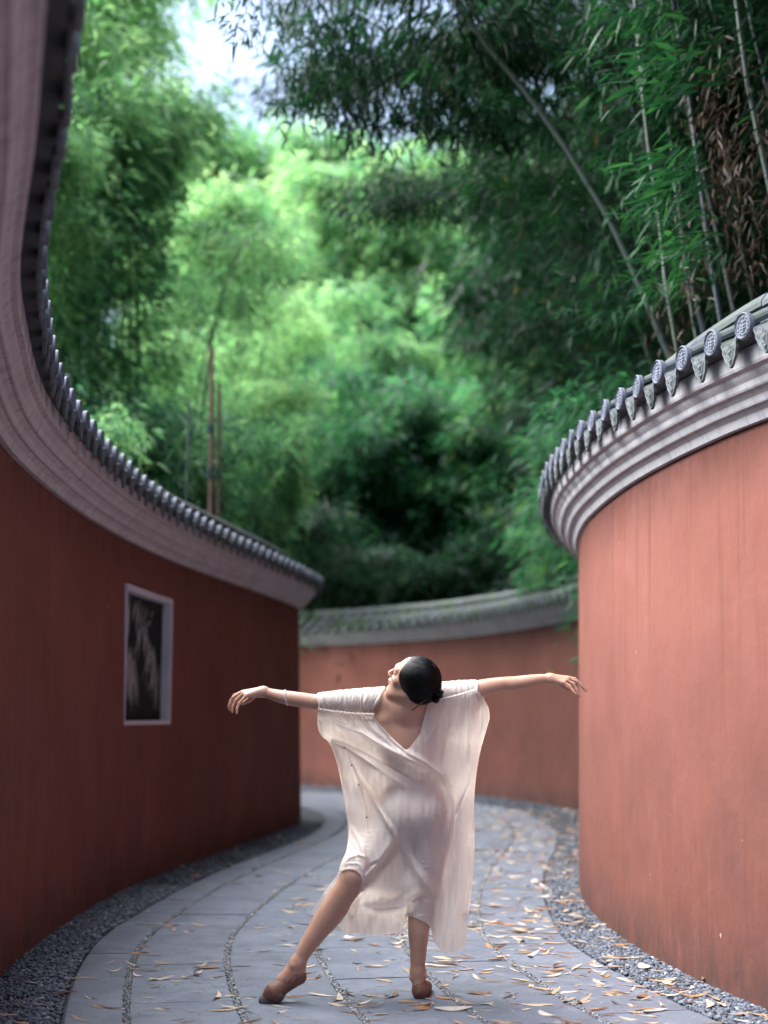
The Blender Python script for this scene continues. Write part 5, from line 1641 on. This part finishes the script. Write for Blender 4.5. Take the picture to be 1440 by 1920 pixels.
def off_of(p):
    """signed distance right of the path line PC, and the distance along it"""
    d = (PC.q[:, 0] - p[0]) ** 2 + (PC.q[:, 1] - p[1]) ** 2
    k = int(np.argmin(d)); s = PC.s[k]; t = PC.tan(np.array([s]))[0]
    v = np.array(p) - PC.q[k]
    return v[0] * t[1] - v[1] * t[0], s
RLW = LW.off(LW.s, np.full(len(LW.s), .07), 1); RRW = RW.off(RW.s, np.full(len(RW.s), .07), -1)
def in_lane(x, y):
    kl = np.argmin((RLW[:, 1] - y) ** 2 + (RLW[:, 0] - x) ** 2 * .0 + (RLW[:, 1] > 16.5) * 9); kr = np.argmin((RRW[:, 1] - y) ** 2)
    return RLW[kl, 0] < x < RRW[kr, 0]
gl_ = random.Random(77)
placed = []
measured = [(155,1835,.10,1),(262,1790,.09,3),(240,1816,.05,4),(440,1657,.11,3),(290,1852,.05,4),(180,1888,.10,1),(305,1895,.06,0),(390,1717,.08,1),(560,1785,.05,0),(600,1783,.09,0),
            (700,1772,.10,3),(700,1787,.07,1),(740,1769,.09,0),(705,1814,.11,1),(730,1868,.10,4),(660,1862,.12,1),(650,1900,.08,3),(700,1913,.09,1),(820,1812,.13,0),(855,1834,.10,0),
            (785,1884,.06,0),(790,1890,.13,3),(850,1893,.13,2),(950,1700,.09,0),(1000,1712,.10,0),(940,1780,.11,1),(1060,1735,.13,1),(1080,1768,.12,0),(1050,1815,.14,3),(1155,1868,.11,1),
            (1010,1885,.11,1),(1120,1893,.11,3),(960,1870,.07,0),(900,1835,.10,0),(1140,1905,.07,3),(1260,1845,.16,0),(1180,1800,.12,0),(1300,1870,.13,3),(1310,1840,.14,0),(1395,1905,.10,1)]
for x, y, L, ci in measured:
    p = at_z(x, y, 0); placed.append((p.x, p.y, L, ci))
def density(x, y):
    o, s = off_of((x, y))
    d = .22 + 1.25 * math.exp(-((o - 1.75) / .42) ** 2) + .5 * math.exp(-((o - .9) / .5) ** 2) * (y > 7) + .35 * math.exp(-((o + .2) / .35) ** 2) * (y < 7.6)
    if y > 8: d += .7 * (o > .2)
    if o < -.3: d *= .6
    for cx, cy_, r in ((.15, 6.15, .35), (.75, 7.4, .3), (-1.1, 7.2, .3), (1.1, 8.1, .4), (1.3, 6.6, .3), (1.0, 10.5, .6)):
        d += .6 * math.exp(-((x - cx) ** 2 + (y - cy_) ** 2) / r ** 2)
    return d
while len(placed) < 2500:
    y = 5.6 + 13.5 * gl_.random() ** 1.25; x = gl_.uniform(-2, 3)
    if not in_lane(x, y) or gl_.random() > density(x, y) / 1.9: continue
    placed.append((x, y, gl_.uniform(.035, .125) * (1.0 if gl_.random() < .7 else .6), gl_.choices([0, 1, 2, 3, 4], [34, 30, 10, 18, 8])[0]))
placed.sort(key=lambda q: q[1] - q[2] * 22)
def zone(x, y):
    o, s = off_of((x, y))
    if o > 1.92: a = 'on right gravel'
    elif o < -.75: a = 'on left gravel'
    else:
        r = [k for k, (p, q) in enumerate(ROWS) if p - .02 <= o <= q + .02]
        a = ['on narrow outer left slabs', 'on slabs left of pointed toe', 'on slabs under pointed toe', 'on slabs under standing heel', 'on slabs right of heel', 'on outer right slabs'][r[0] if r else 2]
    return a, ('near lens' if y < 6.3 else ('beside dancer' if y < 7 else ('behind dancer' if y < 8.4 else 'far back')))
V_, F_, T_ = [], [], []
nleaf = 0
named = {}
for (x, y, L, ci) in placed:
    si = gl_.choices(range(6), [5, 5, 3, 4, 2, 4])[0]; vv = gl_.randrange(2)
    o, s = off_of((x, y))
    zb = .001 if -.74 < o < 1.89 else .008
    rz = gl_.gauss(0, .75) + (math.pi if gl_.random() < .5 else 0)
    mt = Matrix.Translation((x, y, zb)) @ Matrix.Rotation(rz, 4, 'Z') @ Matrix.Rotation(gl_.uniform(-.05, .05), 4, 'Y') @ Matrix.Diagonal((L * 1.25, L * gl_.uniform(1.4, 2.3), L * gl_.uniform(.8, 1.3), 1))
    if nleaf < 298:
        a, b = zone(x, y)
        size = 'long' if L > .095 else ('small' if L < .055 else 'narrow')
        if SHAPES[si] == 'broad': size = 'broad'; 
        lab = '%s %s %s bamboo leaf %s, %s' % (size, '' if SHAPES[si] == 'broad' else SHAPES[si], DRY[ci][0], a, b)
        q = put('fallen_leaf', FM[(si, vv, ci)], None, world=mt)
        tag(q, ' '.join(lab.split()), 'leaf', 'fallen bamboo leaves lying in the lane'); named.setdefault(q['label'], []).append((y, x, q))
        nleaf += 1
    else:
        V0, F0 = fallen_mesh(SHAPES[si], si * 7 + vv)
        A = np.array(V0)[[0, 2, 4, 10, 12, 14, 20, 22, 24, 30, 32, 34, 40, 42, 44]]
        m = np.array(mt); P = A @ m[:3, :3].T + m[:3, 3]
        b0 = sum(len(q) for q in V_)
        F_.append(np.array([(i * 3 + j, i * 3 + j + 1, i * 3 + j + 4, i * 3 + j + 3) for i in range(4) for j in range(2)]) + b0)
        V_.append(P); T_.append(np.full(15, [.75, .55, .9, .3, .08][ci]))
NTH = {2: ['nearer one', 'farther one'], 3: ['nearest', 'middle one', 'farthest']}
for lab, qs in named.items():
    qs.sort(key=lambda t: t[:2]); n = len(qs)
    for i, (_, _, q) in enumerate(qs):
        if n > 1:
            w = NTH[n][i] if n in NTH else (['nearest', 'second nearest', 'third nearest', 'fourth nearest', 'fifth nearest', 'sixth nearest'][min(i, 5)] if i < n - 1 else 'farthest')
            q['label'] = lab.replace(' bamboo leaf', ' leaf') + ', ' + w
M['litter'] = mat_attr('leaf_litter', [(0, (.13, .07, .04)), (.3, (.35, .18, .07)), (.55, (.42, .30, .20)), (.8, (.50, .41, .32)), (1, (.50, .46, .42))])
tag(put('leaf_litter', mesh('leaf_litter', np.vstack(V_), np.vstack(F_), attrs={'tint': np.concatenate(T_)}, mat=M['litter'])), 'scattered dry bamboo leaf litter further back along the lane', 'leaf litter', kind='stuff')
# crumbs: tiny broken bits of leaf sheath and chips on the slabs
g = np.random.default_rng(21); pts = []
while len(pts) < 1500:
    y = 5.7 + 6 * g.random() ** 1.4; x = g.uniform(-1.9, 1.9)
    if in_lane(x, y): pts.append((x, y, .0015))
pts = np.array(pts)
v, f, t = stones(pts, .0042, .25, False, 31)
tag(put('crumbs', mesh('crumbs', v, f, attrs={'tint': np.clip(t + .25, 0, 1)}, mat=M['litter'])), 'tiny pale crumbs of broken leaf strewn over the slabs', 'crumbs', kind='stuff')
